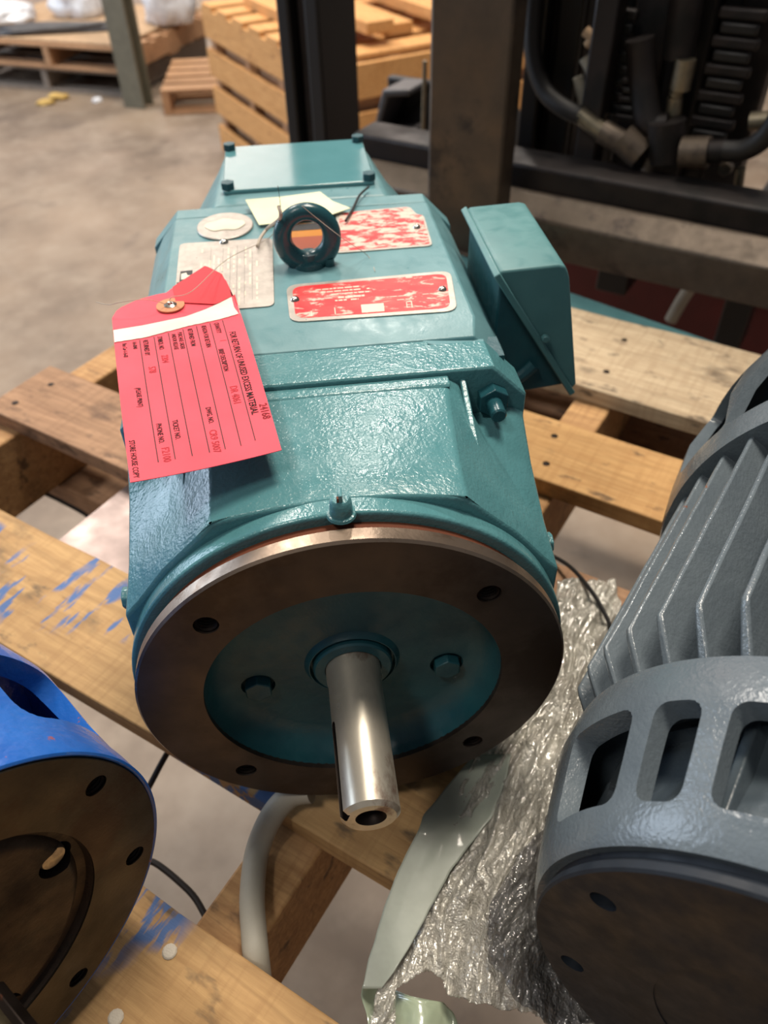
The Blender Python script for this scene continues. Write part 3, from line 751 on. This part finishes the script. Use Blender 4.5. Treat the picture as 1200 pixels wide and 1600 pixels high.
wire('dark_thread', [aty(440, 338, .228), aty(437, 310, .228), aty(434, 290, .226)], .00015, 'cable', 'dark hair-thin strand standing up from the lifting eye', 'thread')

# ------------------------------------------------------------------ round end bell with cooling windows
def window_cutter(cb, th0, th1, y0, y1, slant=0, r0=.085, r1=.16, rc=.006):
    R_ = .12; w_ = math.radians(th1-th0)*R_; pts = rrect(0, (y0+y1)/2, w_, y1-y0, min(rc, w_*.3, (y1-y0)*.3), 4); tc = math.radians((th0+th1)/2)
    lo, hi = [], []
    for x, y in pts:
        a = tc+x/R_+slant*(y-(y0+y1)/2)
        lo.append(Vector((r0*math.sin(a), y, r0*math.cos(a)))); hi.append(Vector((r1*math.sin(a), y, r1*math.cos(a))))
    loft(cb, [lo, hi])
RG = .1064
yg = -.7112
gm = root('electric_motor', 'slate gray finned electric motor at the right edge, beside the crumpled clear film', 'motor', (.144, -.1855, ZD), yg)
SH[gm.name] = Vector((0, 0, RG+.0216))
bm = B(); lathe(bm, [(.056, 0), (.1058, 0), (.1068, .001), (.1068, .004), (.1050, .0065), (.1060, .009), (.056, .009)], 128, closed=True)
gf = obj('flange', bm, 'gray_face', gm, label='dark flange face of the gray motor')
cb = B()
for x, z in bolt_holes(8, 68.5): cyl(cb, (x, -.01, z), (x, .0075, z), .0052, 24)
boolean(gf, cb, gm)
bm = B(); lathe(bm, [(.0562, .0006), (.0535, .006), (.038, .0085), (.034, .004), (.024, .003), (.022, .006), (.0002, .006), (.0002, .010), (.0562, .010)], 96)
gd = obj('recessed_face', bm, 'gray_face', gm)
for k in range(4):
    a = math.radians(-88+90*k); b = B(); hexnut(b, (.047*math.sin(a), .008, .047*math.cos(a)), (0, -1, 0), .0055, .005); obj('screw_head', b, 'gray_in', gd, bevel=.0005)
b = B(); lathe(b, [(.0002, -.05), (.0095, -.05), (.0110, -.0485), (.0110, .008), (.0002, .008)], 40); obj('shaft', b, 'shaft_dull', gm)
bm = B(); lathe(bm, [(.1062, .0085), (.1095, .0075), (.1120, .011), (.1150, .020), (.1245, .058), (.1265, .066), (.1262, .081), (.1245, .0825), (.117, .0825), (.117, .066), (.107, .021), (.100, .0085)], 144, closed=True)
gb = obj('end_bell', bm, 'gray', gm, bevel=.0012)
cb = B()
wins = [(-76, -55), (-50, -40.5), (-35.5, -14), (-9.5, 0), (4, 24), (28.5, 38), (42, 62)]
for a, b_ in wins: window_cutter(cb, a, b_, .0215, .0600, slant=.35 if a < 0 else -.35)
boolean(gb, cb, gm)
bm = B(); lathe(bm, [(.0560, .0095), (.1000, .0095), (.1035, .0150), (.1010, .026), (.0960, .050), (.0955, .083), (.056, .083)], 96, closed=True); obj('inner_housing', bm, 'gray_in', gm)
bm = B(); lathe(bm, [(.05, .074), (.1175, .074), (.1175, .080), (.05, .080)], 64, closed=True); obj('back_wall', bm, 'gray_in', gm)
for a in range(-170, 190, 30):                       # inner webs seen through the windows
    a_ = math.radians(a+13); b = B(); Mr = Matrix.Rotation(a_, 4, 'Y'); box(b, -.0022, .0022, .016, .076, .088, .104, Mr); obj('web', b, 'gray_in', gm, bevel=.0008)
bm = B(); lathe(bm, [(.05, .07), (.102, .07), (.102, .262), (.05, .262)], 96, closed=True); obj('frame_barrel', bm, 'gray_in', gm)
def fin_bm(th, y0=.083, y1=.262, R0=.1005, R1=.1345, t=.0016):
    a = math.radians(th); b = B(); n = 12
    prof = [(R0, y0), (.1180, y0+.001), (R1-.002, y0+.0185), (R1, y0+.022)]
    for k in range(1, n): prof.append((R1+.0005*noise.noise(Vector((th, k*1.7, 0))), y0+.022+(y1-y0-.024)*k/n))
    prof += [(R1, y1-.002), (R1-.001, y1), (R0, y1)]
    er, et = Vector((math.sin(a), 0, math.cos(a))), Vector((math.cos(a), 0, -math.sin(a)))
    A = [er*r+Vector((0, y, 0))+et*(t if r > .12 else t*1.6) for r, y in prof]; Bv = [er*r+Vector((0, y, 0))-et*(t if r > .12 else t*1.6) for r, y in prof]
    loft(b, [A, Bv]); return b
th = -88.6
while th < 95:
    obj('fin', fin_bm(th), 'gray', gm, bevel=.0011, seg=2); th += 8.5
bm = B(); lathe(bm, [(.100, .252), (.1385, .248), (.1410, .256), (.1440, .275), (.1470, .305), (.1450, .345), (.1380, .390), (.1280, .416), (.070, .426), (.070, .416), (.122, .408), (.131, .386), (.138, .345), (.1395, .305), (.136, .268), (.100, .264)], 128, closed=True)
for v in bm.verts: v.co.z = max(v.co.z, -RG-.0200)
rb = obj('rear_bell', bm, 'gray', gm, bevel=.0012)
cb = B()
for k in range(7): window_cutter(cb, -83+25*k, -83+25*k+19, .266, .352, slant=1.6 if k % 2 else -1.0, r0=.11, r1=.17)
boolean(rb, cb, gm)
bm = B(); lathe(bm, [(.05, .262), (.104, .266), (.100, .40), (.05, .40)], 64, closed=True); obj('rear_housing', bm, 'gray_in', gm)
for s in (-1, 1):
    b = B(); box(b, *sorted((s*.045, s*.10)), .12, .22, -RG-.0215, -.085); obj('foot', b, 'gray_in', gm, bevel=.003)

# ------------------------------------------------------------------ blue motor, bottom left
RB = .1051
bmv = root('electric_motor', 'bright blue painted motor with dark oily flange face in the bottom left corner', 'motor', (-.1772, -.1112, ZD), .773)
SH[bmv.name] = Vector((0, 0, RB+.0137))
bm = B(); lathe(bm, [(.0692, 0), (.1030, 0), (.1034, .0006), (.1034, .010), (.0692, .010)], 128, closed=True)
bf = obj('flange', bm, 'dark_face', bmv, label='dark oily flange face of the blue motor')
cb = B()
for x, z in bolt_holes(8, 67.5): cyl(cb, (x, -.01, z), (x, .0085, z), .0052, 24)
boolean(bf, cb, bmv)
for x, z in bolt_holes(8, 67.5)[:4]: obj('threaded_hole', thread_bm(x, z, .0052, .0006, .0083), 'hole', bf)
bm = B(); lathe(bm, [(.0694, .0004), (.0680, .0050), (.0640, .0058), (.0615, .0030), (.0590, .0022), (.030, .0060), (.0225, .0060), (.0215, .010), (.0120, .012), (.0120, .018), (.0694, .018)], 96, closed=True)
bd = obj('recessed_face', bm, 'dark_recess', bmv)
cb = B()
hs = [(math.sin(math.radians(a))*.0575, math.cos(math.radians(a))*.0575) for a in (84, 174, 264, 354)]
for x, z in hs: cyl(cb, (x, -.01, z), (x, .0135, z), .0085, 28)
boolean(bd, cb, bmv)
for x, z in hs: b = B(); lathe(b, [(.0002, .0050), (.0055, .0055), (.0062, .0068), (.0064, .0135), (.0002, .0135)], 20, c=(x, 0, z)); obj('screw_head', b, 'galv', bd)
b = B(); lathe(b, [(.0002, -.0590), (.0080, -.0600), (.0128, -.0600), (.0142, -.0585), (.0142, .012), (.0002, .012)], 56); bs = obj('shaft', b, 'shaft_dull', bmv, label='dull steel shaft of the blue motor')
b = B(); Mk = Matrix.Rotation(math.radians(60), 4, 'Y'); box(b, -.0032, .0032, -.058, -.020, .010, .0172, Mk); obj('shaft_key', b, 'hole', bs, bevel=.0006)
bm = B(); lathe(bm, [(.1036, .0102), (.1036, .0009), (.1046, .0003), (.1057, .0010), (.1058, .012), (.1054, .0200), (.1065, .040), (.1095, .065), (.1110, .080), (.1085, .100), (.100, .100), (.101, .082), (.0985, .030), (.0985, .0102)], 144, closed=True)
bb = obj('end_bell', bm, 'blue', bmv, bevel=.0015)
cb = B()
for k in range(8): window_cutter(cb, 50+45*k, 80+45*k, .0270, .0740, slant=-.4, rc=.010)
boolean(bb, cb, bmv)
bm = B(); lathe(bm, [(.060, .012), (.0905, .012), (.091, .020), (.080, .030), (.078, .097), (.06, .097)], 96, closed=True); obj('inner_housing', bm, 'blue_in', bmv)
bm = B(); lathe(bm, [(.04, .098), (.1065, .098), (.1075, .102), (.1070, .30), (.09, .31), (.04, .31)], 96, closed=True); obj('frame_barrel', bm, 'blue', bmv, bevel=.001)
for s in (-1, 1):
    b = B(); box(b, *sorted((s*.045, s*.10)), .14, .24, -RB-.0136, -.085); obj('foot', b, 'blue_in', bmv, bevel=.003)

# ------------------------------------------------------------------ teal plate behind the last board
ta, tb_ = toP(atz(890, 447, -.146)), toP(atz(1140, 542, -.146)); tl_ = ta+(ta-tb_)*((ta.x+.36)/(tb_.x-ta.x))
tq = [Vector((CA*x-SA*y, SA*x+CA*y, -.146)) for x, y in ((tl_.x, min(tl_.y, .757)), (tb_.x, tb_.y), (tb_.x+.01, .6635), (-.36, .6635))]
bm = B(); prism(bm, tq, (0, 0, -.0038)); o = obj('teal_cover_plate', bm, 'teal_box', None, bevel=.001)
tag(o, 'flat teal painted steel plate lying on the forks behind the farthest board', 'plate')

# ------------------------------------------------------------------ plastic wrap and film
def interp(tab, y):
    if y <= tab[0][0]: return tab[0][1]
    for (a, va), (b_, vb) in zip(tab, tab[1:]):
        if a <= y <= b_: return va+(vb-va)*(y-a)/(b_-a)
    return tab[-1][1]
def inpoly(x, y, P):
    c = False
    for i in range(len(P)):
        (x1, y1), (x2, y2) = P[i-1], P[i]
        if (y1 > y) != (y2 > y) and x < (x2-x1)*(y-y1)/(y2-y1)+x1: c = not c
    return c
def wrinkle(x, y, s, k=1.0):
    a, b = x*.58+y*.81, -x*.81+y*.58
    w = .012*noise.noise(Vector((x*14, y*14, 7)))
    f = 1-abs(noise.noise(Vector(((b+w)*s, (a+w)*s*.22, 3.3)))*2.2)
    g = 1-abs(noise.noise(Vector(((b+w)*s*2.6+5, a*s*.9, 1.3)))*2.0)
    h = noise.noise(Vector((x*s*6, y*s*6, 9)))
    return k*(f*.62+g*.30+h*.10)
def drape(name, rows, nx, ny, zf, amp, ws, mat, th=.0004, hole=None, rag=4):
    """cloth-like sheet: rows give left/right reach for each step away from the viewer"""
    y0, y1 = rows[0][0], rows[-1][0]; Lt = [(r[0], r[1]) for r in rows]; Rt = [(r[0], r[2]) for r in rows]
    bm = B(); g = []
    for i in range(ny+1):
        y = y0+(y1-y0)*i/ny; l_, r_ = interp(Lt, y), interp(Rt, y); row = []
        l_ += rag*noise.noise(Vector((y*.035, 1, 0))); r_ += rag*noise.noise(Vector((y*.035, 9, 0)))
        for j in range(nx+1):
            x = l_+(r_-l_)*j/nx; p = atz(x, y, zf(x, y)); p.z += wrinkle(p.x, p.y, ws, amp)-amp*.5
            row.append((bm.verts.new(p), x, y))
        g.append(row)
    for i in range(ny):
        for j in range(nx):
            q = (g[i][j], g[i][j+1], g[i+1][j+1], g[i+1][j])
            cx, cy = sum(k[1] for k in q)/4, sum(k[2] for k in q)/4
            if hole and inpoly(cx, cy, hole): continue
            bm.faces.new([k[0] for k in q])
    for v in [v for v in bm.verts if not v.link_faces]: bm.verts.remove(v)
    o = obj(name, bm, mat, None, ang=180); m = o.modifiers.new('solid', 'SOLIDIFY'); m.thickness = th; m.offset = -1
    return o
rowsC = [(905, 872, 962), (960, 868, 972), (1010, 850, 968), (1060, 820, 958), (1120, 785, 952), (1180, 745, 946), (1240, 715, 935), (1300, 690, 912), (1360, 660, 890), (1420, 638, 880), (1480, 615, 885), (1540, 592, 905), (1610, 575, 935)]
hole = [(618, 1548), (668, 1515), (692, 1530), (700, 1553), (740, 1568), (808, 1576), (862, 1597), (862, 1620), (618, 1620)]
def zC(x, y):
    sag = interp([(905, .002), (1180, .006), (1300, .012), (1420, .004), (1610, -.008)], y)
    b_ = math.exp(-((x-interp([(905, 920), (1200, 850), (1400, 800), (1610, 780)], y))/70)**2)
    return ZD+.008+sag+.016*b_*(1 if y > 1000 else .4)
o = drape('crumpled_film', rowsC, 130, 260, zC, .0085, 95, 'crinkle', hole=hole)
tag(o, 'crumpled glossy clear packing film between the teal and the gray motor', 'plastic film')
rowsD = [(1180, 905, 960), (1240, 890, 950), (1290, 850, 925), (1350, 800, 905), (1420, 765, 890), (1480, 760, 890), (1540, 790, 905), (1600, 850, 935)]
o = drape('smoky_film', rowsD, 60, 160, lambda x, y: zC(x, y)+.009, .007, 110, 'crinkle_dark', rag=14)
tag(o, 'grayer crinkled film strip against the flange of the gray motor', 'plastic film')
rowsS = [(1178, 742, 800), (1220, 705, 790), (1275, 662, 770), (1300, 652, 750), (1360, 622, 705), (1420, 600, 672), (1480, 582, 640), (1520, 571, 615), (1545, 566, 596)]
o = drape('milky_sheet', rowsS, 20, 70, lambda x, y: zC(x, y)+.004+.004*math.sin((x-600)*.03), .0012, 25, 'sheet', rag=2)
tag(o, 'smooth milky plastic sheet along the left of the crumpled film', 'plastic sheet')
rowsE = [(1540, 566, 600), (1555, 565, 640), (1565, 567, 690), (1580, 570, 708), (1615, 578, 722)]
o = drape('green_film', rowsE, 30, 20, lambda x, y: ZD-.006+.006*math.sin(x*.06), .003, 60, 'greenfilm', rag=3)
tag(o, 'pale green film scrap at the bottom, under the clear film', 'plastic film')
# strap across the film, right of the flange
b = B(); pts = spline([atz(850, 862, -.124), atz(890, 885, -.112), atz(925, 925, -.104), atz(948, 965, -.104), atz(955, 985, -.108)], 8)
tube(b, pts, .0016, 6); tag(obj('strapping_band', b, 'rubber'), 'thin dark strapping band over the film right of the teal flange', 'strap')
# ------------------------------------------------------------------ gray lead hose below the flange
hz = [(486, 1236, -.108), (455, 1243, -.112), (425, 1275, -.118), (402, 1330, -.133), (394, 1400, -.134), (397, 1460, -.134), (400, 1495, -.137), (404, 1530, -.150), (405, 1545, -.165)]
b = B(); tube(b, spline([atz(*q) for q in hz], 8), .0074, 16); o = obj('gray_hose', b, 'hose'); tag(o, 'dusty gray flexible hose bending down under the teal flange', 'hose')
wire('black_cable', [atz(300, 1110, -.17), atz(268, 1165, -.17), atz(242, 1212, -.175), atz(205, 1290, -.19), atz(215, 1335, -.20), atz(245, 1350, -.20), atz(278, 1376, -.20), atz(306, 1405, -.20), atz(330, 1450, -.20)], .0022, 'cable', 'black cable looping under the boards between blue and teal motor', 'cable', n=10)
wire('black_strap', [atz(20, 735, -.235), atz(60, 765, -.232), atz(95, 783, -.230), atz(132, 803, -.235), atz(160, 826, -.24)], .0022, 'cable', 'black strap under the second board on the left', 'strap', n=8)

# ------------------------------------------------------------------ forklift truck (own axes = pallet axes)
fk = root('forklift', 'dark greasy forklift carriage and mast with two forks behind the pallet', 'forklift', (CA*.0-SA*.86, SA*.0+CA*.86, -G), PA)
SH[fk.name] = Vector((0, -.86, G))
DF = .76
def fpart(name, bm, mat, bevel=.003, label=None, parent=None): return obj(name, bm, mat, parent or fk, bevel=bevel, label=label)
def fp(x, y, d):  return toP(atp(x, y, d))
def fpo(x0, x1, dist=DF): return x0, x1
for i, (a0, a1) in enumerate(((-.374, -.268), (.215, .320))):
    bm = B(); prof = [(DF, .55), (DF, -.150), (-.20, -.150), (-.24, -.158), (-.24, -.166), (.30, -.180), (DF+.01, -.192), (DF+.042, -.165), (DF+.042, .55)]
    prism(bm, [Vector((a0, y, z)) for y, z in prof], (a1-a0, 0, 0))
    f = fpart('fork', bm, 'fork', .004)
    bm = B(); box(bm, a0+.001, a1-.001, -.238, DF-.02, -.1502, -.1496); obj('blade_top', bm, 'blade', f, label='worn bright top face of the fork blade')
# carriage bars
bm = B(); prism(bm, [Vector((-.545, y, z)) for y, z in ((.802, -.099), (.832, -.077), (.842, -.077), (.842, -.150), (.802, -.150))], (1.75, 0, 0)); fpart('carriage_bar', bm, 'truckbar', .003)
bm = B(); prism(bm, [Vector((-.545, y, z)) for y, z in ((.8425, -.049), (.846, -.047), (.905, -.047), (.905, -.13), (.8425, -.13))], (1.75, 0, 0)); fpart('carriage_bar', bm, 'truckblack', .003)
bm = B(); prism(bm, [Vector((-.545, y, z)) for y, z in ((.802, .47), (.842, .47), (.842, .36), (.802, .36))], (1.75, 0, 0)); fpart('carriage_bar', bm, 'truckbar', .003)
# left mast rail, an upright channel
l0, l1 = fp(429, 0, .87).x, fp(556, 0, .97).x
bm = B(); a, c = l0, l1; w_ = (c-a)
prism(bm, [Vector((x, y, -G)) for x, y in ((a, .87), (a+w_*.30, .87), (a+w_*.34, .900), (a+w_*.60, .900), (a+w_*.66, .87), (c, .87), (c, .97), (a, .97))], (0, 0, 2.4)); fpart('mast_rail', bm, 'mastblack', .004)
bm = B(); box(bm, a+w_*.36, a+w_*.58, .885, .902, -G, 1.4); fpart('mast_web', bm, 'truckblack', .004)
# inner mast channels and plates to the right
def upright(x0, x1, y_bot, d0, d1, mat, top=1.2, name='mast_channel', ref=60):
    p0, p1 = fp(x0, ref, d0), fp(x1, ref, d0); z0 = fp((x0+x1)/2, y_bot, d0).z
    bm = B(); box(bm, min(p0.x, p1.x), max(p0.x, p1.x), d0, d1, z0, top); return fpart(name, bm, mat, .003)
upright(822, 850, 262, .93, 1.00, 'mastblack'); upright(852, 914, 262, .96, 1.02, 'truckblack'); upright(868, 905, 255, .945, .96, 'mastblack')
upright(922, 958, 300, .90, .94, 'truckblack', .16, 'bracket_plate'); upright(1110, 1150, 330, 1.04, 1.10, 'mastblack')
upright(1040, 1108, 300, .99, 1.05, 'mastblack'); upright(985, 1040, 280, .97, 1.0, 'truckblack', .3, 'bracket_plate'); upright(1150, 1215, 330, 1.0, 1.05, 'truckblack')
upright(915, 985, 300, 1.05, 1.08, 'mastblack', .5, 'shield_plate')
bm = B(); p0, p1 = fp(918, 20, 1.25), fp(1215, 40, 1.25); box(bm, p0.x, p1.x+.3, 1.25, 1.27, fp(950, 60, 1.25).z, fp(950, 5, 1.25).z+.02); fpart('guard_bar', bm, 'post', .004)
# chains of links
def chain(x0, y0, x1, y1, d, w_=.016, n=11):
    a, b_ = fp(x0, y0, d), fp(x1, y1, d); par = None
    for i in range(n):
        c = a.lerp(b_, (i+.5)/n); s = (b_-a).length/n*.42; bm = B(); w2 = w_*(.95 if i % 2 else 1.2)
        box(bm, c.x-w2, c.x+w2, d-.006, d+.006, c.z-s, c.z+s); obj('chain_link', bm, 'mastblack' if i % 2 else 'truckblack', fk, bevel=.003)
chain(1165, 10, 1105, 220, .955, .023, 10); chain(975, 10, 958, 180, .95, .016, 8); chain(990, 120, 975, 190, .94, .012, 5)
# cylinder and hoses
def hose(name, pts, r, mat, label=None, parent=None, n=12): 
    b = B(); tube(b, spline([fp(*q) for q in pts], 6), r, n); return fpart(name, b, mat, 0, label, parent)
hose('hydraulic_hose', [(835, -10, .93), (832, 80, .92), (850, 140, .91), (880, 168, .90), (910, 182, .90)], .0115, 'rubber')
hose('hydraulic_hose', [(1225, 170, .90), (1195, 215, .90), (1160, 235, .90), (1120, 235, .90)], .0125, 'rubber')
hose('lift_cylinder', [(1075, -20, .95), (1060, 90, .95)], .020, 'truckblack')
f1_ = hose('cylinder_rod', [(1072, 92, .935), (1062, 140, .935)], .0125, 'fitting', 'pale cylinder rod end'); 
hose('rod_collar', [(1060, 138, .935), (1055, 150, .935)], .0085, 'fitting'); hose('rod_collar', [(1055, 152, .935), (1052, 178, .935)], .0095, 'fitting')
hose('hose_fitting', [(905, 178, .90), (940, 205, .90)], .0115, 'fitting', 'brass gray hose fitting'); hose('hose_fitting', [(940, 205, .90), (972, 222, .90)], .0150, 'truckbar'); hose('hose_fitting', [(972, 215, .90), (1002, 242, .90)], .0190, 'truckbar')
hose('hose_fitting', [(1065, 238, .90), (1108, 238, .90)], .0190, 'truckbar'); hose('hose_fitting', [(1108, 237, .90), (1130, 237, .90)], .014, 'truckblack')
hose('valve_block', [(1042, 188, .91), (1040, 250, .91)], .024, 'truckblack')
hose('valve_pipe', [(1028, 235, .90), (1008, 272, .90)], .008, 'truckbar'); hose('valve_pipe', [(992, 232, .90), (1000, 275, .91)], .008, 'truckblack')
hose('cylinder_pipe', [(1000, 60, .93), (1004, 120, .93), (1015, 190, .92), (1040, 200, .92)], .018, 'truckblack')
hose('pale_hose', [(912, 90, .93), (922, 110, .93), (928, 138, .93)], .007, 'hose', 'pale gray hose loop'); hose('pale_hose', [(903, 120, .93), (908, 145, .93), (915, 168, .93)], .007, 'hose', 'pale gray hose loop')
hose('pale_connector', [(914, 48, .93), (925, 60, .93), (918, 72, .93)], .0065, 'cardboard', 'pale tan connector'); hose('pale_fitting', [(1172, 190, .94), (1200, 188, .94)], .011, 'fitting')
hose('pale_fitting', [(1158, 262, .93), (1154, 290, .93)], .006, 'fitting')
for x_, y_ in ((955, 262), (940, 182), (1135, 262)):
    q = fp(x_, y_, .925); b = B(); cyl(b, (q.x, .93, q.z), (q.x, .915, q.z), .009, 6); fpart('bolt', b, 'truckbar', .001)
# chassis below the bar
p0 = fp(890, 430, 1.15); p1 = fp(1215, 520, 1.15)
bm = B(); box(bm, p0.x-.1, p1.x+.3, 1.15, 1.2, -.75, -.16); fpart('chassis', bm, 'truckred', .01, 'dark red chassis panel')
upright(935, 985, 460, 1.02, 1.1, 'mastblack', -.1, 'chassis_post', 420); upright(1130, 1175, 560, 1.02, 1.1, 'mastblack', -.1, 'chassis_post', 480)
hose('pale_hose', [(1085, 440, 1.0), (1065, 470, 1.0), (1048, 500, 1.0)], .010, 'hose', 'pale hose under the carriage')
# wheel, fender and seat side seen between rail and fork
wc = fp(652, 190, 1.25); b = B(); lathe(b, [(.03, -.07), (.085, -.075), (.115, -.06), (.12, 0), (.115, .06), (.085, .075), (.03, .07)], 40, axis='Y', c=(wc.x+.06, 1.33, wc.z-.06)); fpart('wheel', b, 'rubber', 0)
a_, b_ = fp(580, 215, 1.2), fp(640, 215, 1.2); c_, d_ = fp(597, 140, 1.2), fp(640, 140, 1.2)
bm = B(); prism(bm, [Vector((a_.x, 1.2, a_.z)), Vector((b_.x, 1.2, b_.z)), Vector((b_.x, 1.2, b_.z+.012)), Vector((a_.x+.015, 1.2, a_.z+.012)), Vector((c_.x+.012, 1.2, c_.z-.012)), Vector((d_.x, 1.2, d_.z-.012)), Vector((d_.x, 1.2, d_.z)), Vector((c_.x, 1.2, c_.z))], (0, .08, 0)); fpart('step_bracket', bm, 'greyplastic', .004, 'gray step bracket')
bm = B(); box(bm, a_.x-.01, b_.x+.05, 1.28, 1.30, a_.z, c_.z); fpart('step_back', bm, 'mastblack', .004)
hose('chrome_strip', [(664, 95, 1.2), (660, 235, 1.2)], .004, 'fitting')

# ------------------------------------------------------------------ background on the floor
def bgpallet(label, loc, rz, L, Wd, mat, tops=7, H=.125, group=None):
    r = root('pallet', label, 'pallet', loc, rz, group); tk = .016
    for i in range(tops):
        y = i*(Wd-.09)/(tops-1); b = B(); box(b, 0, L, y, y+.09, H-tk, H); obj('board', b, mat, r, bevel=.002)
    for i in range(3):
        x = i*(L-.04)/2; b = B(); box(b, x, x+.04, 0, Wd, tk, H-tk); obj('stringer', b, mat, r, bevel=.002)
    for y in (0, Wd/2-.05, Wd-.1):
        b = B(); box(b, 0, L, y, y+.1, 0, tk); obj('bottom_board', b, mat, r, bevel=.002)
    return r
e0, e1 = atz(-60, 130, -G), atz(196, 152, -G); rz = math.atan2(e1.y-e0.y, e1.x-e0.x); dr = Vector((math.cos(rz), math.sin(rz), 0)); st = e1-dr*1.08
bgpallet('lower gray pallet of the stack in the top left, under the brown one', (st.x, st.y, -G), rz, 1.12, .95, 'bgwood_gray')
st2 = st+dr*.05-Vector((dr.y, -dr.x, 0))*(-.02)
bgpallet('upper light brown pallet of the stack in the top left', (st2.x+dr.x*.03, st2.y+dr.y*.03, -G+.126), rz, 1.10, .95, 'bgwood')
bm = B(); box(bm, -.01, 1.12, .0, .93, .252, .268); bmesh.ops.transform(bm, matrix=Matrix.Translation(Vector((st.x, st.y, -G))) @ Matrix.Rotation(rz, 4, 'Z'), verts=bm.verts)
tag(obj('cardboard_sheet', bm, 'cardboard', None, bevel=.003), 'cardboard slip sheet on top of the upper pallet', 'cardboard')
def blob(name, c, s, mat, label, cat, seed=0, amp=.35, flat=-.5):
    b = B(); bmesh.ops.create_icosphere(b, subdivisions=4, radius=1)
    for v in b.verts:
        p = v.co.copy(); k = 1+amp*noise.noise(p*1.6+Vector((seed, 0, 0)))+amp*.35*noise.noise(p*5+Vector((seed, 3, 0)))
        p *= k; p.z = max(p.z, flat); v.co = Vector((p.x*s[0], p.y*s[1], (p.z-flat)*s[2]))+Vector(c)
    return tag(obj(name, b, mat, None, ang=180), label, cat)
zt = -G+.269
q = atz(20, 40, zt); blob('wrapped_bundle', (q.x-.12, q.y+.12, zt), (.22, .20, .07), 'whitewrap', 'white plastic wrapped bundle at the left end of the pallet stack', 'bundle', 1)
q = atz(125, 28, zt); blob('wrapped_bundle', (q.x, q.y+.1, zt), (.15, .14, .14), 'whitewrap', 'white plastic wrapped bundle in the middle of the pallet stack', 'bundle', 5)
q = atz(95, 50, zt); blob('gray_wrap', (q.x, q.y, zt), (.40, .055, .035), MT['greyplastic'], 'gray crumpled plastic along the front of the pallet stack', 'plastic film', 9)
# post
q = atz(223, 150, -G); b = B(); M_ = Matrix.Translation(Vector((q.x, q.y-.18, -G))) @ Matrix.Rotation(rz, 4, 'Z')
prism(b, [Vector((x, y, 0)) for x, y in ((-.065, -.05), (.065, -.05), (.065, -.035), (.012, -.035), (.012, .035), (.065, .035), (.065, .05), (-.065, .05), (-.065, .035), (-.012, .035), (-.012, -.035), (-.065, -.035))], (0, 0, 2.6))
bmesh.ops.transform(b, matrix=M_, verts=b.verts); tag(obj('rack_post', b, 'post', None, bevel=.004), 'gray green steel post in front of the pallet stack', 'post')
q = atz(272, 40, zt); blob('white_bag', (q.x-.02, q.y+.10, zt), (.15, .12, .20), 'whitewrap', 'white plastic bag on the right end of the pallet stack, behind the post', 'bag', 12, .3)
# small pallet beside the crate
q0, q1 = atz(250, 141, -.875), atz(335, 137, -.875); rz2 = math.atan2(q1.y-q0.y, q1.x-q0.x)
bgpallet('small brown pallet on the floor between post and wooden crate', (q0.x, q0.y, -G), rz2, .75, .62, 'bgwood', 5)
for px, py, s, lb in ((72, 163, .030, 'left yellow scrap of foam on the floor before the pallets'), (93, 155, .036, 'right, larger yellow scrap of foam on the floor before the pallets')):
    q = atz(px, py, -G); blob('foam_scrap', (q.x, q.y, -G), (s*1.6, s, s*.6), 'scrap', lb, 'scrap', px)
q = atz(152, 158, -G); blob('plastic_scrap', (q.x, q.y, -G), (.03, .03, .012), 'whitewrap', 'small clear plastic scrap on the floor before the pallets', 'scrap', 3)
# slatted crate
ang = math.atan2(2.78-3.86, .17+.28); CL = math.hypot(.45, 1.08)
cr = root('wooden_crate', 'pale slatted wooden crate on the floor behind the black mast rail', 'crate', (-.285, 3.86, -G), ang)
CWd = .95
for i, (z0, z1) in enumerate(((0, .115), (.17, .285), (.33, .44), (.485, .60))):
    b = B(); box(b, 0, CL, -.02, 0, z0, z1); obj('slat', b, 'crate', cr, bevel=.003)
    b = B(); box(b, CL, CL+.02, -.02, CWd, z0, z1); obj('slat', b, 'crate', cr, bevel=.003)
    b = B(); box(b, -.02, 0, -.02, CWd, z0, z1); obj('slat', b, 'crate', cr, bevel=.003)
for x in (.0, CL*.33, CL*.62, CL-.05):
    for y in (0, CWd-.04): b = B(); box(b, x, x+.05, y, y+.04, 0, .6); obj('post', b, 'bgwood', cr, bevel=.003)
b = B(); box(b, .02, CL-.02, .04, CWd-.04, .05, .50); obj('inner_box', b, 'bgwood', cr, label='brown contents behind the slats')
for i in range(7):
    x = i*(CL-.13)/6; b = B(); box(b, x, x+.115, -.02, CWd, .60, .62); obj('lid_board', b, 'crate', cr, bevel=.003)
for i, (x, y, z, l_) in enumerate(((.2, .10, .62, .8), (.25, .34, .62, .75), (.15, .62, .62, .8), (.5, .2, .66, .6), (.42, .5, .66, .65))):
    b = B(); box(b, x, x+l_, y, y+.11, z, z+.04); obj('top_beam', b, 'crate', cr, bevel=.003)
q = Vector((CL*.80, 0, 0)); b = B(); box(b, CL*.74, CL*.82, -.0215, -.0198, .50, .585); obj('paper_label', b, 'tag_band', cr, label='white paper label on the crate side')
